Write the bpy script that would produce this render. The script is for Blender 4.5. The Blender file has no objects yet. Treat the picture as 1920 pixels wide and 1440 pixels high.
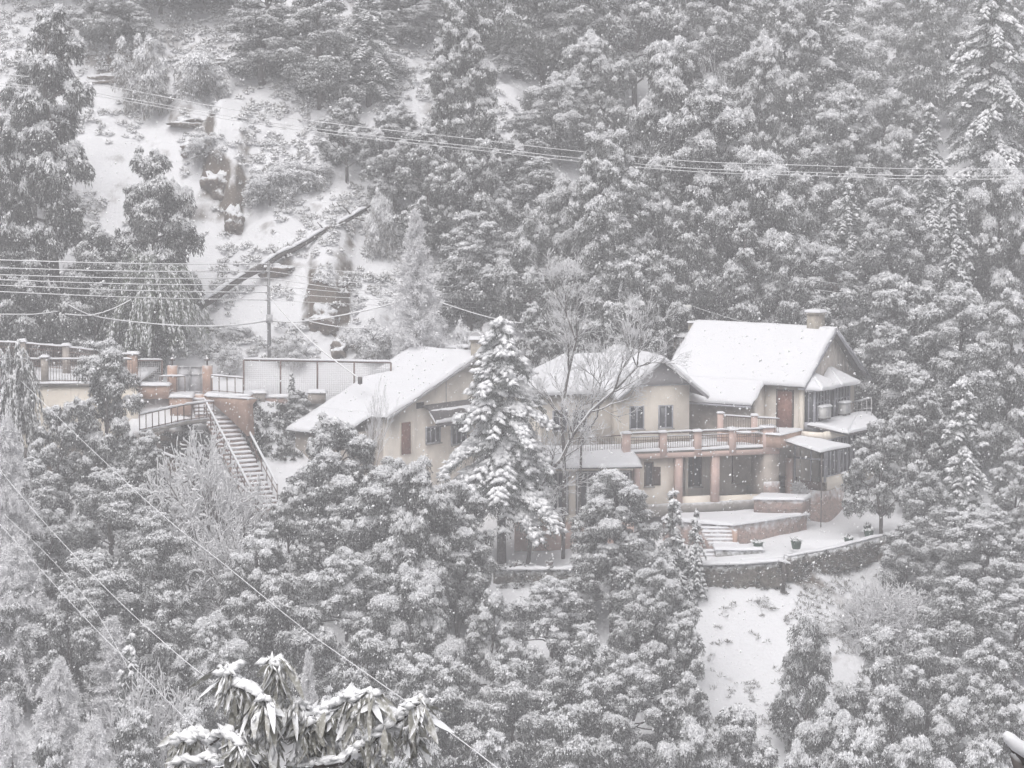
import bpy, math, random
import numpy as np
from mathutils import Vector

# ------------------------------------------------------------------ camera, light, exposure
scene = bpy.context.scene
PITCH = math.radians(6.0)
CAM = np.array([0.0, -150.0, 22.55])
F_PX = 5050.0
cd = bpy.data.cameras.new('camera'); cam = bpy.data.objects.new('camera', cd)
scene.collection.objects.link(cam)
cam.location = CAM; cam.rotation_euler = (math.pi/2 - PITCH, 0, 0)
cd.sensor_width = 36.0; cd.lens = 36.0*F_PX/1920.0
cd.clip_start = 0.5; cd.clip_end = 2000.0
scene.camera = cam

SUN_EL, SUN_AZ = math.radians(56), math.radians(200)
world = bpy.data.worlds.new('World'); scene.world = world; world.use_nodes = True
wn = world.node_tree; wn.nodes.clear()
sky = wn.nodes.new('ShaderNodeTexSky'); sky.sky_type = 'NISHITA'; sky.sun_disc = False
sky.sun_elevation = SUN_EL; sky.sun_rotation = SUN_AZ
sky.air_density = 1.0; sky.dust_density = 6.0; sky.ozone_density = 1.0
hsv = wn.nodes.new('ShaderNodeHueSaturation'); hsv.inputs['Saturation'].default_value = 0.10
bg = wn.nodes.new('ShaderNodeBackground'); bg.inputs['Strength'].default_value = 0.10
wo = wn.nodes.new('ShaderNodeOutputWorld')
wn.links.new(sky.outputs[0], hsv.inputs['Color']); wn.links.new(hsv.outputs[0], bg.inputs['Color'])
wn.links.new(bg.outputs[0], wo.inputs['Surface'])
sd = bpy.data.lights.new('sun', 'SUN'); sd.energy = 1.5; sd.angle = math.radians(60); sd.color = (1.0, 0.96, 0.945)
so = bpy.data.objects.new('sun', sd); scene.collection.objects.link(so)
so.rotation_euler = (math.pi/2 - SUN_EL, 0, math.radians(-20))
scene.view_settings.view_transform = 'Standard'; scene.view_settings.look = 'None'
scene.view_settings.gamma = 1.0; scene.view_settings.exposure = 0.33
scene.cycles.max_bounces = 6; scene.cycles.diffuse_bounces = 3; scene.cycles.glossy_bounces = 2
scene.cycles.transmission_bounces = 2; scene.cycles.volume_bounces = 2; scene.cycles.transparent_max_bounces = 6
HAZE_DENSITY = 0.0019

# ------------------------------------------------------------------ helpers
FWD = np.array([0, math.cos(PITCH), -math.sin(PITCH)]); UPV = np.array([0, math.sin(PITCH), math.cos(PITCH)])
def ray(px, py): return FWD + np.array([(px-960)/F_PX, 0, 0]) + UPV*(720-py)/F_PX
def at(px, py, Y):
    d = ray(px, py); return CAM + d*(Y-CAM[1])/d[1]
def atz(px, py, Z):
    d = ray(px, py); return CAM + d*(Z-CAM[2])/d[2]
def V(*a): return np.array(a, float)
COL = scene.collection

def tag(o, label=None, cat=None, group=None, kind=None):
    if label: o['label'] = label
    if cat: o['category'] = cat
    if group: o['group'] = group
    if kind: o['kind'] = kind
    return o
def thing(name, label, cat, loc, group=None):
    o = bpy.data.objects.new(name, None); COL.objects.link(o)
    o.location = tuple(float(c) for c in loc); o.empty_display_size = 0.2
    return tag(o, label, cat, group)

def link_mesh(name, verts, faces, mat, parent=None, smooth=False, label=None):
    """faces: list of arrays (n,k)"""
    off = np.zeros(3)
    if parent is not None:
        q = parent
        while q is not None:
            off = off + np.array(q.location); q = q.parent
    verts = np.asarray(verts, float).reshape(-1, 3) - off
    me = bpy.data.meshes.new(name)
    me.vertices.add(len(verts)); me.vertices.foreach_set('co', verts.astype(np.float32).ravel())
    loops = []; starts = []; tot = 0
    for fa in faces:
        fa = np.asarray(fa, np.int32)
        if fa.size == 0: continue
        k = fa.shape[1]; loops.append(fa.ravel()); starts.append(tot + np.arange(len(fa))*k); tot += fa.size
    loops = np.concatenate(loops); starts = np.concatenate(starts)
    me.loops.add(len(loops)); me.loops.foreach_set('vertex_index', loops)
    me.polygons.add(len(starts)); me.polygons.foreach_set('loop_start', starts.astype(np.int32))
    if smooth: me.polygons.foreach_set('use_smooth', np.ones(len(starts), bool))
    me.update(calc_edges=True)
    me.materials.append(mat)
    o = bpy.data.objects.new(name, me); COL.objects.link(o)
    if parent is not None: o.parent = parent
    if label: o['label'] = label
    return o

class MB:
    def __init__(s): s.v = []; s.f = {}; s.n = 0
    def add(s, vs, fs):
        vs = np.asarray(vs, float).reshape(-1, 3); s.v.append(vs)
        for f in fs: s.f.setdefault(len(f), []).append([i+s.n for i in f])
        s.n += len(vs); return s
    def box(s, o, ax, ay, az):
        """corner o and three edge vectors"""
        o, ax, ay, az = (np.asarray(q, float) for q in (o, ax, ay, az))
        vs = [o, o+ax, o+ax+ay, o+ay, o+az, o+ax+az, o+ax+ay+az, o+ay+az]
        return s.add(vs, [(0,3,2,1),(4,5,6,7),(0,1,5,4),(1,2,6,5),(2,3,7,6),(3,0,4,7)])
    def beam(s, p, q, w, h=None):
        """bar from p to q with width w (horizontal) and height h"""
        p, q = np.asarray(p, float), np.asarray(q, float); h = h or w; d = q-p
        side = np.cross(d, [0, 0, 1.0])
        if np.linalg.norm(side) < 1e-6: side = np.array([1.0, 0, 0])
        side = side/np.linalg.norm(side)*w; up = np.cross(side, d); up = up/np.linalg.norm(up)*h
        return s.box(p-side/2-up/2, d, side, up)
    def tube(s, pts, rad, n=6, cap=True):
        pts = [np.asarray(p, float) for p in pts]
        if not hasattr(rad, '__len__'): rad = [rad]*len(pts)
        vs = []
        for i, p in enumerate(pts):
            d = pts[min(i+1, len(pts)-1)] - pts[max(i-1, 0)]; d = d/(np.linalg.norm(d)+1e-9)
            a = np.cross(d, [0.1, 0.2, 1.0] if abs(d[2]) < .9 else [1.0, 0, 0]); a /= np.linalg.norm(a); b = np.cross(d, a)
            for k in range(n):
                t = 2*math.pi*k/n; vs.append(p + rad[i]*(a*math.cos(t)+b*math.sin(t)))
        fs = []
        for i in range(len(pts)-1):
            for k in range(n): fs.append((i*n+k, i*n+(k+1) % n, (i+1)*n+(k+1) % n, (i+1)*n+k))
        if cap and n > 2: fs.append(tuple(reversed(range(n)))); fs.append(tuple(range((len(pts)-1)*n, len(pts)*n)))
        return s.add(vs, fs)
    def prism(s, poly, ext):
        poly = [np.asarray(p, float) for p in poly]; n = len(poly); ext = np.asarray(ext, float)
        fs = [tuple(reversed(range(n))), tuple(range(n, 2*n))] + [(i, (i+1) % n, (i+1) % n+n, i+n) for i in range(n)]
        return s.add(poly+[p+ext for p in poly], fs)
    def lathe(s, c, prof, n=12):
        c = np.asarray(c, float); vs = []; fs = []
        for r, z in prof:
            for k in range(n): vs.append(c+V(r*math.cos(2*math.pi*k/n), r*math.sin(2*math.pi*k/n), z))
        for i in range(len(prof)-1):
            for k in range(n): fs.append((i*n+k, i*n+(k+1) % n, (i+1)*n+(k+1) % n, (i+1)*n+k))
        fs.append(tuple(reversed(range(n)))); fs.append(tuple(range((len(prof)-1)*n, len(prof)*n)))
        return s.add(vs, fs)
    def build(s, name, mat, parent=None, smooth=False, label=None):
        return link_mesh(name, np.concatenate(s.v), list(s.f.values()), mat, parent, smooth, label)

class Frame:
    def __init__(s, O, th): s.O = np.array(O, float); s.u = V(math.cos(th), -math.sin(th), 0); s.v = V(math.sin(th), math.cos(th), 0)
    def __call__(s, a, b, z): return V(s.O[0], s.O[1], 0) + s.u*a + s.v*b + V(0, 0, z)
    def box(s, mb, a0, a1, b0, b1, z0, z1): return mb.box(s(a0, b0, z0), s.u*(a1-a0), s.v*(b1-b0), V(0, 0, z1-z0))

# value noise for geometry
_rs = np.random.RandomState(7); _lat = _rs.rand(64, 64)
def vnoise(x, y, sc=1.0):
    x = np.asarray(x, float)*sc; y = np.asarray(y, float)*sc
    xi = np.floor(x).astype(int); yi = np.floor(y).astype(int); fx = x-xi; fy = y-yi
    fx = fx*fx*(3-2*fx); fy = fy*fy*(3-2*fy); g = lambda i, j: _lat[i % 64, j % 64]
    return (g(xi, yi)*(1-fx)+g(xi+1, yi)*fx)*(1-fy)+(g(xi, yi+1)*(1-fx)+g(xi+1, yi+1)*fx)*fy - .5
def fbm(x, y, sc): return vnoise(x, y, sc)+.5*vnoise(x+9, y+5, sc*2.1)+.25*vnoise(x+3, y+17, sc*4.3)

def snow_quad(c00, c10, c11, c01, th, name, mat, parent, res=.3, lip=.06, rough=.03, up=None, label=None):
    """snow blanket over a four-cornered plane: rounded edges, gently uneven top, overhanging a little"""
    c00, c10, c11, c01 = (np.asarray(c, float) for c in (c00, c10, c11, c01))
    L = max(np.linalg.norm(c10-c00), np.linalg.norm(c11-c01)); W = max(np.linalg.norm(c01-c00), np.linalg.norm(c11-c10))
    nu = max(3, min(60, int(L/res)+1)); nv = max(3, min(60, int(W/res)+1))
    def par(n, Lg):
        t = np.linspace(0, 1, n); e = min(.25, th*.5/max(Lg, .01)); return np.unique(np.concatenate([[0, e*.35, e], t[1:-1], [1-e, 1-e*.35, 1]]))
    U_, V_ = par(nu, L), par(nv, W)
    a, b = np.meshgrid(U_, V_, indexing='ij')
    P = (c00[None, None]*((1-a)*(1-b))[..., None]+c10*(a*(1-b))[..., None]+c11*(a*b)[..., None]+c01*((1-a)*b)[..., None])
    nrm = np.cross(c10-c00, c01-c00); nrm = nrm/np.linalg.norm(nrm); nrm = nrm if nrm[2] > 0 else -nrm
    du = np.minimum(a, 1-a)*L; dv = np.minimum(b, 1-b)*W; d = np.minimum(du, dv)
    hgt = th*np.sqrt(np.clip(d/(th*.5), 0, 1))*.85 + th*.15
    hgt = hgt + (rough*fbm(P[..., 0]*1.0+P[..., 2], P[..., 1]+P[..., 2]*.7, 1.1)*2+rough*1.6*fbm(P[..., 0]+4, P[..., 1]+P[..., 2], .35))*(d > 0)
    cen = (c00+c10+c11+c01)/4; out = P-cen; out = out/(np.linalg.norm(out, axis=-1, keepdims=True)+1e-6)
    edge = (d < 1e-6)[..., None]; P0 = P+edge*out*(lip*(1+2.0*fbm(P[..., 0], P[..., 1]+P[..., 2], 1.7))[..., None])+edge*V(0, 0, -1)*(lip*.5*np.clip(fbm(P[..., 0]+7, P[..., 1]+P[..., 2], 2.6), 0, 1))[..., None]
    T = P0+nrm*hgt[..., None]; B = P0 - nrm*0.012
    n, m = a.shape; idx = np.arange(n*m).reshape(n, m)
    q = np.stack([idx[:-1, :-1], idx[1:, :-1], idx[1:, 1:], idx[:-1, 1:]], -1).reshape(-1, 4)
    ring = np.concatenate([idx[0, :-1], idx[:-1, -1], idx[-1, :0:-1], idx[:0:-1, 0]]); r2 = np.roll(ring, -1)
    side = np.stack([ring, r2, r2+n*m, ring+n*m], -1)
    return link_mesh(name, np.concatenate([T.reshape(-1, 3), B.reshape(-1, 3)]), [np.concatenate([q, q[:, ::-1]+n*m, side])], mat, parent, True, label)
def snow_box(mb_center, size, th): pass

def snow_strip(p, q, w, th, name, mat, parent, seg=.25, wob=.25):
    """narrow rounded ridge of snow lying along the top of a rail or wire from p to q"""
    p, q = np.asarray(p, float), np.asarray(q, float); L = np.linalg.norm(q-p); n = max(2, int(L/seg)+1)
    d = (q-p)/L; s = np.cross(d, [0, 0, 1.0]); s /= np.linalg.norm(s); up = np.cross(s, d)
    prof = [(-.5, 0), (-.55, .45), (-.3, .9), (0, 1.0), (.3, .9), (.55, .45), (.5, 0)]
    vs = []; fs = []; k = len(prof)
    for i in range(n+1):
        t = i/n; c = p+(q-p)*t; hh = th*(1+wob*2*float(vnoise(c[0]*2+c[2], c[1]*2, 1.3))); hh *= .45 if i in (0, n) else 1
        for a, b in prof: vs.append(c+s*a*w+up*b*hh)
    for i in range(n):
        for j in range(k): fs.append((i*k+j, i*k+(j+1) % k, (i+1)*k+(j+1) % k, (i+1)*k+j))
    fs.append(tuple(range(k))); fs.append(tuple(reversed(range(n*k, (n+1)*k))))
    return MB().add(vs, fs).build(name, mat, parent, True)
# ------------------------------------------------------------------ materials
MATS = {}
def mat(name, col, rough=.85, noise=None, streak=None, bump=None, up_snow=None, snowc=(.82, .83, .86), metallic=0, tint=0, spec=.3):
    """noise=(scale, colour2, lo, hi); bump=(scale, strength, distance); up_snow=(lo, hi) snow where faces look up"""
    m = bpy.data.materials.new(name); m.use_nodes = True; nt = m.node_tree; N, Lk = nt.nodes, nt.links
    b = N['Principled BSDF']; b.inputs['Roughness'].default_value = rough; b.inputs['Metallic'].default_value = metallic
    b.inputs['Specular IOR Level'].default_value = spec
    geo = N.new('ShaderNodeNewGeometry'); colr = None
    rgb = N.new('ShaderNodeRGB'); rgb.outputs[0].default_value = (*col, 1); colr = rgb.outputs[0]
    def mix(f, a, c):
        x = N.new('ShaderNodeMix'); x.data_type = 'RGBA'; Lk.new(f, x.inputs[0]); Lk.new(a, x.inputs[6])
        if isinstance(c, tuple): x.inputs[7].default_value = (*c, 1)
        else: Lk.new(c, x.inputs[7])
        return x.outputs[2]
    def ramp(src, lo, hi, smooth=True):
        r = N.new('ShaderNodeMapRange'); r.inputs[1].default_value = lo; r.inputs[2].default_value = hi; Lk.new(src, r.inputs[0]); return r.outputs[0]
    def tex(scale, detail=5, dim=None):
        t = N.new('ShaderNodeTexNoise'); t.inputs['Scale'].default_value = scale; t.inputs['Detail'].default_value = detail
        Lk.new(geo.outputs['Position'], t.inputs['Vector']); return t.outputs[0]
    if noise:
        ns = noise if isinstance(noise, list) else [noise]
        for (sc, c2, lo, hi) in ns: colr = mix(ramp(tex(sc), lo, hi), colr, c2)
    if streak:                                    # damp runs down the plaster: noise stretched vertically
        mp = N.new('ShaderNodeMapping'); mp.inputs['Scale'].default_value = (1, 1, .13); Lk.new(geo.outputs['Position'], mp.inputs['Vector'])
        t = N.new('ShaderNodeTexNoise'); t.inputs['Scale'].default_value = 2.6; t.inputs['Detail'].default_value = 6; Lk.new(mp.outputs[0], t.inputs['Vector']); colr = mix(ramp(t.outputs[0], .58, .95), colr, streak)
    if tint:
        oi = N.new('ShaderNodeObjectInfo'); h = N.new('ShaderNodeHueSaturation'); Lk.new(colr, h.inputs['Color'])
        r = N.new('ShaderNodeMapRange'); r.inputs[3].default_value = 1-tint; r.inputs[4].default_value = 1+tint
        Lk.new(oi.outputs['Random'], r.inputs[0]); Lk.new(r.outputs[0], h.inputs['Value']); colr = h.outputs[0]
    if up_snow:
        sep = N.new('ShaderNodeSeparateXYZ'); Lk.new(geo.outputs['Normal'], sep.inputs[0])
        ad = N.new('ShaderNodeMath'); ad.operation = 'ADD'; Lk.new(sep.outputs[2], ad.inputs[0])
        sc = N.new('ShaderNodeMath'); sc.operation = 'MULTIPLY_ADD'; Lk.new(tex(up_snow[2] if len(up_snow) > 2 else 3.0, 6), sc.inputs[0]); sc.inputs[1].default_value = up_snow[3] if len(up_snow) > 3 else .8; sc.inputs[2].default_value = -.5*(up_snow[3] if len(up_snow) > 3 else .8)
        Lk.new(sc.outputs[0], ad.inputs[1]); colr = mix(ramp(ad.outputs[0], up_snow[0], up_snow[1]), colr, snowc)
    Lk.new(colr, b.inputs['Base Color'])
    if bump:
        bp = N.new('ShaderNodeBump'); bp.inputs['Strength'].default_value = bump[1]; bp.inputs['Distance'].default_value = bump[2]
        Lk.new(tex(bump[0], 6), bp.inputs['Height']); Lk.new(bp.outputs[0], b.inputs['Normal'])
    MATS[name] = m; return m
SNOW = mat('snow', (.745, .75, .78), .9, bump=(6, .35, .04), spec=.2)
SNOWT = mat('tree_snow', (.88, .885, .905), .95, spec=.1, tint=.04)
FROST = mat('frosted_twig', (.86, .86, .88), .9, noise=(3, (.4, .39, .39), .58, .85), spec=.1)
LEAF = mat('oak_leaf', (.050, .056, .048), .7, noise=[(2.5, (.25, .252, .246), .45, .75)], up_snow=(.3, .95, 5.0, 1.1), tint=.25, spec=.2)
LEAFG = mat('green_leaf', (.10, .122, .085), .7, noise=[(2.5, (.2, .225, .18), .4, .7)], up_snow=(.3, .9, 5.0, 1.0), tint=.1, spec=.2)
NEEDLE = mat('cedar_needle', (.055, .068, .060), .7, noise=[(4, (.13, .14, .13), .4, .75)], up_snow=(.45, 1.1, 6.0, .9), tint=.2, spec=.2)
BARK = mat('bark', (.075, .065, .06), .95, noise=(9, (.16, .15, .145), .4, .7), up_snow=(.75, 1.1, 7, .7), bump=(14, .5, .05))
BARKL = mat('bark_pale', (.17, .155, .15), .95, noise=(9, (.08, .07, .07), .4, .7), up_snow=(.3, .8, 7, .9))
GROUND = mat('snowy_ground', (.15, .125, .105), .95, noise=[(1.2, (.09, .08, .07), .4, .7), (7, (.24, .21, .185), .5, .8)], snowc=(.735, .74, .765), up_snow=(.50, .68, .9, .55), bump=(5, .5, .09))
ROCK = mat('rock_face', (.215, .18, .155), .95, noise=[(2.2, (.12, .105, .095), .4, .65), (10, (.32, .28, .25), .55, .8)], up_snow=(.15, .5, 3.5, 1.3), bump=(7, .8, .12))
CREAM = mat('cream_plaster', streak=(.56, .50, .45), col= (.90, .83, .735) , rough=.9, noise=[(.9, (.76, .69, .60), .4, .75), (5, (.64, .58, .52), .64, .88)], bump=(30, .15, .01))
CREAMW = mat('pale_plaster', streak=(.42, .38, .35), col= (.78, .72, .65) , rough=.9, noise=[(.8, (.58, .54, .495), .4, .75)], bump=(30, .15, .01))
GREYPL = mat('weathered_plaster', (.47, .42, .38), .95, noise=[(1.1, (.27, .24, .215), .4, .7), (6, (.5, .45, .4), .6, .8)], bump=(20, .2, .02))
PINK = mat('pink_paint', streak=(.45, .33, .29), col= (.67, .50, .445) , rough=.9, noise=[(2, (.58, .44, .40), .4, .7), (8, (.74, .63, .59), .6, .8)], bump=(25, .2, .01))
ORANGE = mat('terracotta_plaster', streak=(.32, .24, .21), col= (.53, .37, .30) , rough=.95, noise=[(1.6, (.40, .27, .215), .4, .7), (7, (.62, .49, .43), .58, .8)], up_snow=(.6, .9, 4, .6), bump=(18, .3, .02))
STONE = mat('stone_wall', (.32, .255, .235), .95, noise=[(3.5, (.41, .30, .27), .4, .6), (9, (.15, .13, .12), .55, .7)], up_snow=(.4, .8, 3, .9), bump=(9, .9, .06))
HEDGE = mat('mossy_stone', (.125, .115, .10), .95, noise=[(4, (.22, .20, .18), .45, .65), (11, (.07, .07, .06), .5, .7)], up_snow=(.25, .7, 4, 1.1), bump=(9, 1, .08))
WOODR = mat('red_brown_wood', (.30, .16, .13), .7, noise=(5, (.17, .08, .06), .4, .7))
WOODD = mat('dark_wood', (.075, .05, .042), .7, noise=(5, (.12, .09, .08), .4, .7))
FRAMEB = mat('grey_blue_frame', (.42, .42, .47), .7, noise=(6, (.34, .34, .38), .4, .7))
FRAMEW = mat('pale_frame', (.55, .54, .55), .7)
PANEL = mat('grey_panel', (.64, .62, .63), .9, noise=(1.5, (.56, .55, .56), .4, .7))
PLANK = mat('beige_plank', (.72, .665, .62), .9, noise=(2, (.62, .575, .54), .4, .7))
DARK = mat('dark_interior', (.05, .045, .045), .9)  # near-black colour standing in for the shade inside openings
GLASS = mat('window_glass', (.07, .075, .085), .25, spec=.5)
SOFFIT = mat('dark_soffit', (.085, .08, .082), .9, noise=(6, (.14, .13, .13), .4, .7))
CONC = mat('concrete', (.33, .31, .295), .95, noise=[(3, (.24, .225, .21), .4, .7)], up_snow=(.5, .9, 4, .6), bump=(20, .2, .02))
IRON = mat('dark_iron', (.09, .085, .085), .6, noise=(8, (.16, .13, .12), .4, .7))
RUST = mat('rusty_iron', (.14, .10, .09), .8, noise=(8, (.22, .15, .125), .4, .7))
GREYM = mat('grey_metal', (.52, .52, .54), .6, noise=(6, (.42, .42, .43), .4, .7))
ACW = mat('ac_casing', (.62, .62, .61), .6)
POTG = mat('green_pot', (.065, .11, .085), .7)
POTR = mat('brown_pot', (.19, .15, .14), .8)
POLE = mat('pole_metal', (.24, .24, .25), .6, noise=(6, (.34, .34, .35), .4, .7))
CHIM = mat('chimney_plaster', (.46, .42, .36), .95, noise=[(4, (.28, .25, .22), .42, .7)], bump=(20, .3, .02))
BROADL = mat('broad_leaf', (.30, .295, .265), .55, noise=[(10, (.44, .43, .40), .4, .7), (30, (.74, .74, .74), .48, .66)], up_snow=(.3, .7, 12, .9), spec=.35)
DRYG = mat('dry_grass', (.32, .27, .235), .95, noise=(3, (.5, .47, .45), .4, .7), up_snow=(.5, 1.0, 5, .6))
SCRUB = mat('scrub', (.22, .21, .195), .9, noise=[(2.5, (.5, .49, .48), .4, .65)], up_snow=(.0, .5, 4, 1.1), spec=.1)
MESHW = mat('netting', (.66, .65, .67), .9, noise=[(.8, (.55, .54, .56), .4, .7), (9, (.74, .74, .76), .5, .7)])

# ------------------------------------------------------------------ terrain
PROF = {  # x : (y, z) across the slope
 -60: [(-80,-46),(-20,-6),(-8,-1),(2,1),(5,6.0),(11,6.2),(13,6.6),(30,19),(60,44),(140,96)],
 -24: [(-80,-46),(-20,-8),(-8,-2.5),(2,1),(4.5,5.6),(11,5.7),(13,6.2),(30,18.5),(60,43),(140,96)],
 -22.9: [(-80,-46),(-20,-8),(-8,-2.6),(2,1),(4.5,5.6),(11,5.7),(13,6.2),(30,18.5),(60,43),(140,96)],
 -21.9: [(-80,-46),(-20,-8),(-8,-2.8),(.4,1.4),(1.2,3.9),(4.3,4.9),(5,5.6),(11,5.7),(13,6.2),(30,18.6),(60,43),(140,96)],
 -18.8: [(-80,-46),(-20,-8.8),(-8,-3),(1.4,1.2),(2.2,4.2),(4.3,4.9),(5,5.5),(10,5.5),(13,6.3),(30,19),(60,43),(140,96)],
 -17: [(-80,-46),(-20,-9),(-8,-3),(-4,-.5),(3.5,3.8),(4.5,5.4),(10,5.5),(13,6.4),(30,19.5),(60,43),(140,96)],
 -12: [(-80,-46),(-20,-10),(-9,-3.8),(-2,-1),(3,2.4),(7.4,4.4),(8.2,5.0),(11,5.1),(13,6.6),(30,20.5),(60,42),(140,92)],
 -5:  [(-80,-46),(-20,-10.2),(-9,-3.3),(-3,-2.6),(4,-1.2),(8.5,.4),(9.5,4.6),(12,5.4),(30,18.5),(60,39),(140,84)],
 2:   [(-80,-46),(-20,-10),(-8.3,-2.9),(-7.7,-2.5),(-2,-2.4),(4,-1.2),(8,.4),(12,4.0),(14,5.6),(30,16.5),(60,35),(140,78)],
 9:   [(-80,-46),(-20,-10.5),(-8.7,-3.2),(-8.2,-2.1),(-3,-2.0),(-1,-1.5),(9,0),(10,3.0),(14,3.6),(30,12.5),(60,26.5),(100,43),(140,64)],
 15:  [(-80,-46),(-20,-11),(-8.2,-3.0),(-7.6,-1.65),(-3,-1.6),(4,-1.3),(9.5,2.4),(14,3.4),(30,11),(60,22.5),(100,38),(140,56)],
 20:  [(-80,-46),(-20,-11.5),(-3.4,-2.9),(-2.8,-1.65),(3,-1.5),(10,1.5),(14,2.8),(30,9.5),(60,19),(100,34),(140,52)],
 30:  [(-80,-46),(-20,-12),(-2.6,-3.2),(3,-1.8),(10,1),(14,2.2),(30,8),(60,16),(100,30),(140,48)],
 60:  [(-80,-46),(-20,-12),(-2.6,-3.2),(3,-1.8),(10,1),(14,2.2),(30,8),(60,16),(100,30),(140,48)]}
_px = sorted(PROF)
def hgt(x, y):
    x = np.atleast_1d(np.asarray(x, float)); y = np.atleast_1d(np.asarray(y, float))
    P = np.stack([np.interp(y, [a for a, _ in PROF[k]], [b for _, b in PROF[k]]) for k in _px])
    xc = np.clip(x, _px[0], _px[-1]-1e-6); i = np.searchsorted(_px, xc, side='right')-1
    t = (xc-np.array(_px)[i])/(np.array(_px)[i+1]-np.array(_px)[i]); ar = np.arange(len(x))
    z = P[i, ar]*(1-t)+P[i+1, ar]*t
    amp = np.clip((y-12)/6, 0, 1)+np.clip((-y-10)/6, 0, 1)
    z = z+amp*(fbm(x, y, .16)*1.5+fbm(x+40, y, .5)*.5)+.05*fbm(x, y, .9)+np.clip((-y-8.5)/2, 0, 1)*(.22*fbm(x+11, y, .45)+.10*fbm(x, y+31, 1.5))
    # ledges of bare rock on the left hillside
    for (cx, cy, rx, ry, hh) in LEDGES:
        d = np.clip(1-((x-cx)/rx)**2, 0, 1); z = z+hh*d*(1/(1+np.exp(-(y-cy-.6*fbm(x, y, .6))*4))-.0)*np.exp(-np.clip(y-cy, 0, None)/ry)
    return z
LEDGES = []
def h1(x, y): return float(hgt([x], [y])[0])
def ground(px, py, y0=-40, y1=130):
    ys = np.arange(y0, y1, .2); d = ray(px, py); P = CAM[:, None]+d[:, None]*((ys-CAM[1])/d[1])[None]
    g = hgt(P[0], P[1]); hit = np.where((P[2] <= g))[0]
    i = hit[0] if len(hit) else len(ys)-1
    return V(P[0, i], P[1, i], g[i])
def ledge(px, py, wpx, hh, run=5):
    p = ground(px, py, 12); LEDGES.append((p[0], p[1], wpx/66., run, hh))
_l = [(240,150,190,2.0,7),(350,235,90,1.5,5),(405,350,60,2.6,6),(435,410,45,2.2,5),(610,600,90,2.4,6),(700,660,70,1.3,4),(530,510,90,1.2,4)]
_ll = [(ground(a, b, 12), w, h_, r) for a, b, w, h_, r in _l]
for p, w, h_, r in _ll: LEDGES.append((p[0], p[1], w/66.*1.1, r, h_))
def axis(lo, hi, mid0, mid1, fine, coarse):
    return np.unique(np.round(np.concatenate([np.arange(lo, mid0, coarse), np.arange(mid0, mid1, fine), np.arange(mid1, hi+.1, coarse)]), 3))
gx, gy = axis(-110, 110, -34, 34, .35, 2.0), axis(-150, 125, -28, 50, .3, 2.5)
GX, GY = np.meshgrid(gx, gy, indexing='ij'); GZ = hgt(GX.ravel(), GY.ravel())
idx = np.arange(GX.size).reshape(GX.shape)
link_mesh('hillside', np.stack([GX.ravel(), GY.ravel(), GZ], -1),
          [np.stack([idx[:-1, :-1], idx[1:, :-1], idx[1:, 1:], idx[:-1, 1:]], -1).reshape(-1, 4)], GROUND, None, True)['kind'] = 'structure'
# ------------------------------------------------------------------ trees and plants
def unit(a): return a/(np.linalg.norm(a, axis=-1, keepdims=True)+1e-9)
def leaves_mesh(name, C, D, L, W, matl, parent, rs, fold=.25, flat=False):
    """diamond leaves: base C, direction D, length L, width W (arrays)"""
    n = len(C); D = unit(D); S = unit(np.cross(D, rs.normal(size=(n, 3))*.45+V(0, 0, 1.3) if flat else rs.normal(size=(n, 3)))); Nn = np.cross(S, D)
    L = L[:, None]; W = W[:, None]
    v = np.stack([C, C+D*L*.45+S*W*.5+Nn*L*fold*.3, C+D*L-Nn*L*fold*.3, C+D*L*.45-S*W*.5+Nn*L*fold*.3], 1).reshape(-1, 3)
    return link_mesh(name, v, [np.arange(n*4).reshape(n, 4)], matl, parent)
_OCT = np.array([[1,0,0],[-1,0,0],[0,1,0],[0,-1,0],[0,0,1],[0,0,-.7]], float)
_OF = np.array([[0,2,4],[2,1,4],[1,3,4],[3,0,4],[2,0,5],[1,2,5],[3,1,5],[0,3,5]])
def lumps_mesh(name, C, S, matl, parent, rs, D=None):
    """rounded snow lumps at C, sizes S (n,3); D gives the direction of the long axis"""
    n = len(C)
    if D is None: t = rs.rand(n)*6.283; D = np.stack([np.cos(t), np.sin(t), rs.normal(size=n)*.25], 1)
    D = unit(D); A = unit(np.cross(D, [0, 0, 1.0])+1e-6); B = np.cross(A, D)
    o = _OCT[None]*(1+.25*rs.normal(size=(n, 6, 1)).clip(-1, 1))*S[:, None, :]
    v = C[:, None]+o[..., :1]*D[:, None]+o[..., 1:2]*A[:, None]+o[..., 2:]*B[:, None]
    f = _OF[None]+(np.arange(n)*6)[:, None, None]
    return link_mesh(name, v.reshape(-1, 3), [f.reshape(-1, 3)], matl, parent, True)
def limb(mb, p, q, r0, r1, sag, rs, n=5, k=5):
    pts = []; rr = []
    for i in range(k+1):
        t = i/k; c = p*(1-t)+q*t; c = c+V(0, 0, sag*4*t*(1-t))+rs.normal(size=3)*.04*np.linalg.norm(q-p)*(0 < t < 1); pts.append(c); rr.append(r0*(1-t)+r1*t)
    mb.tube(pts, rr, n); return pts

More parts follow.
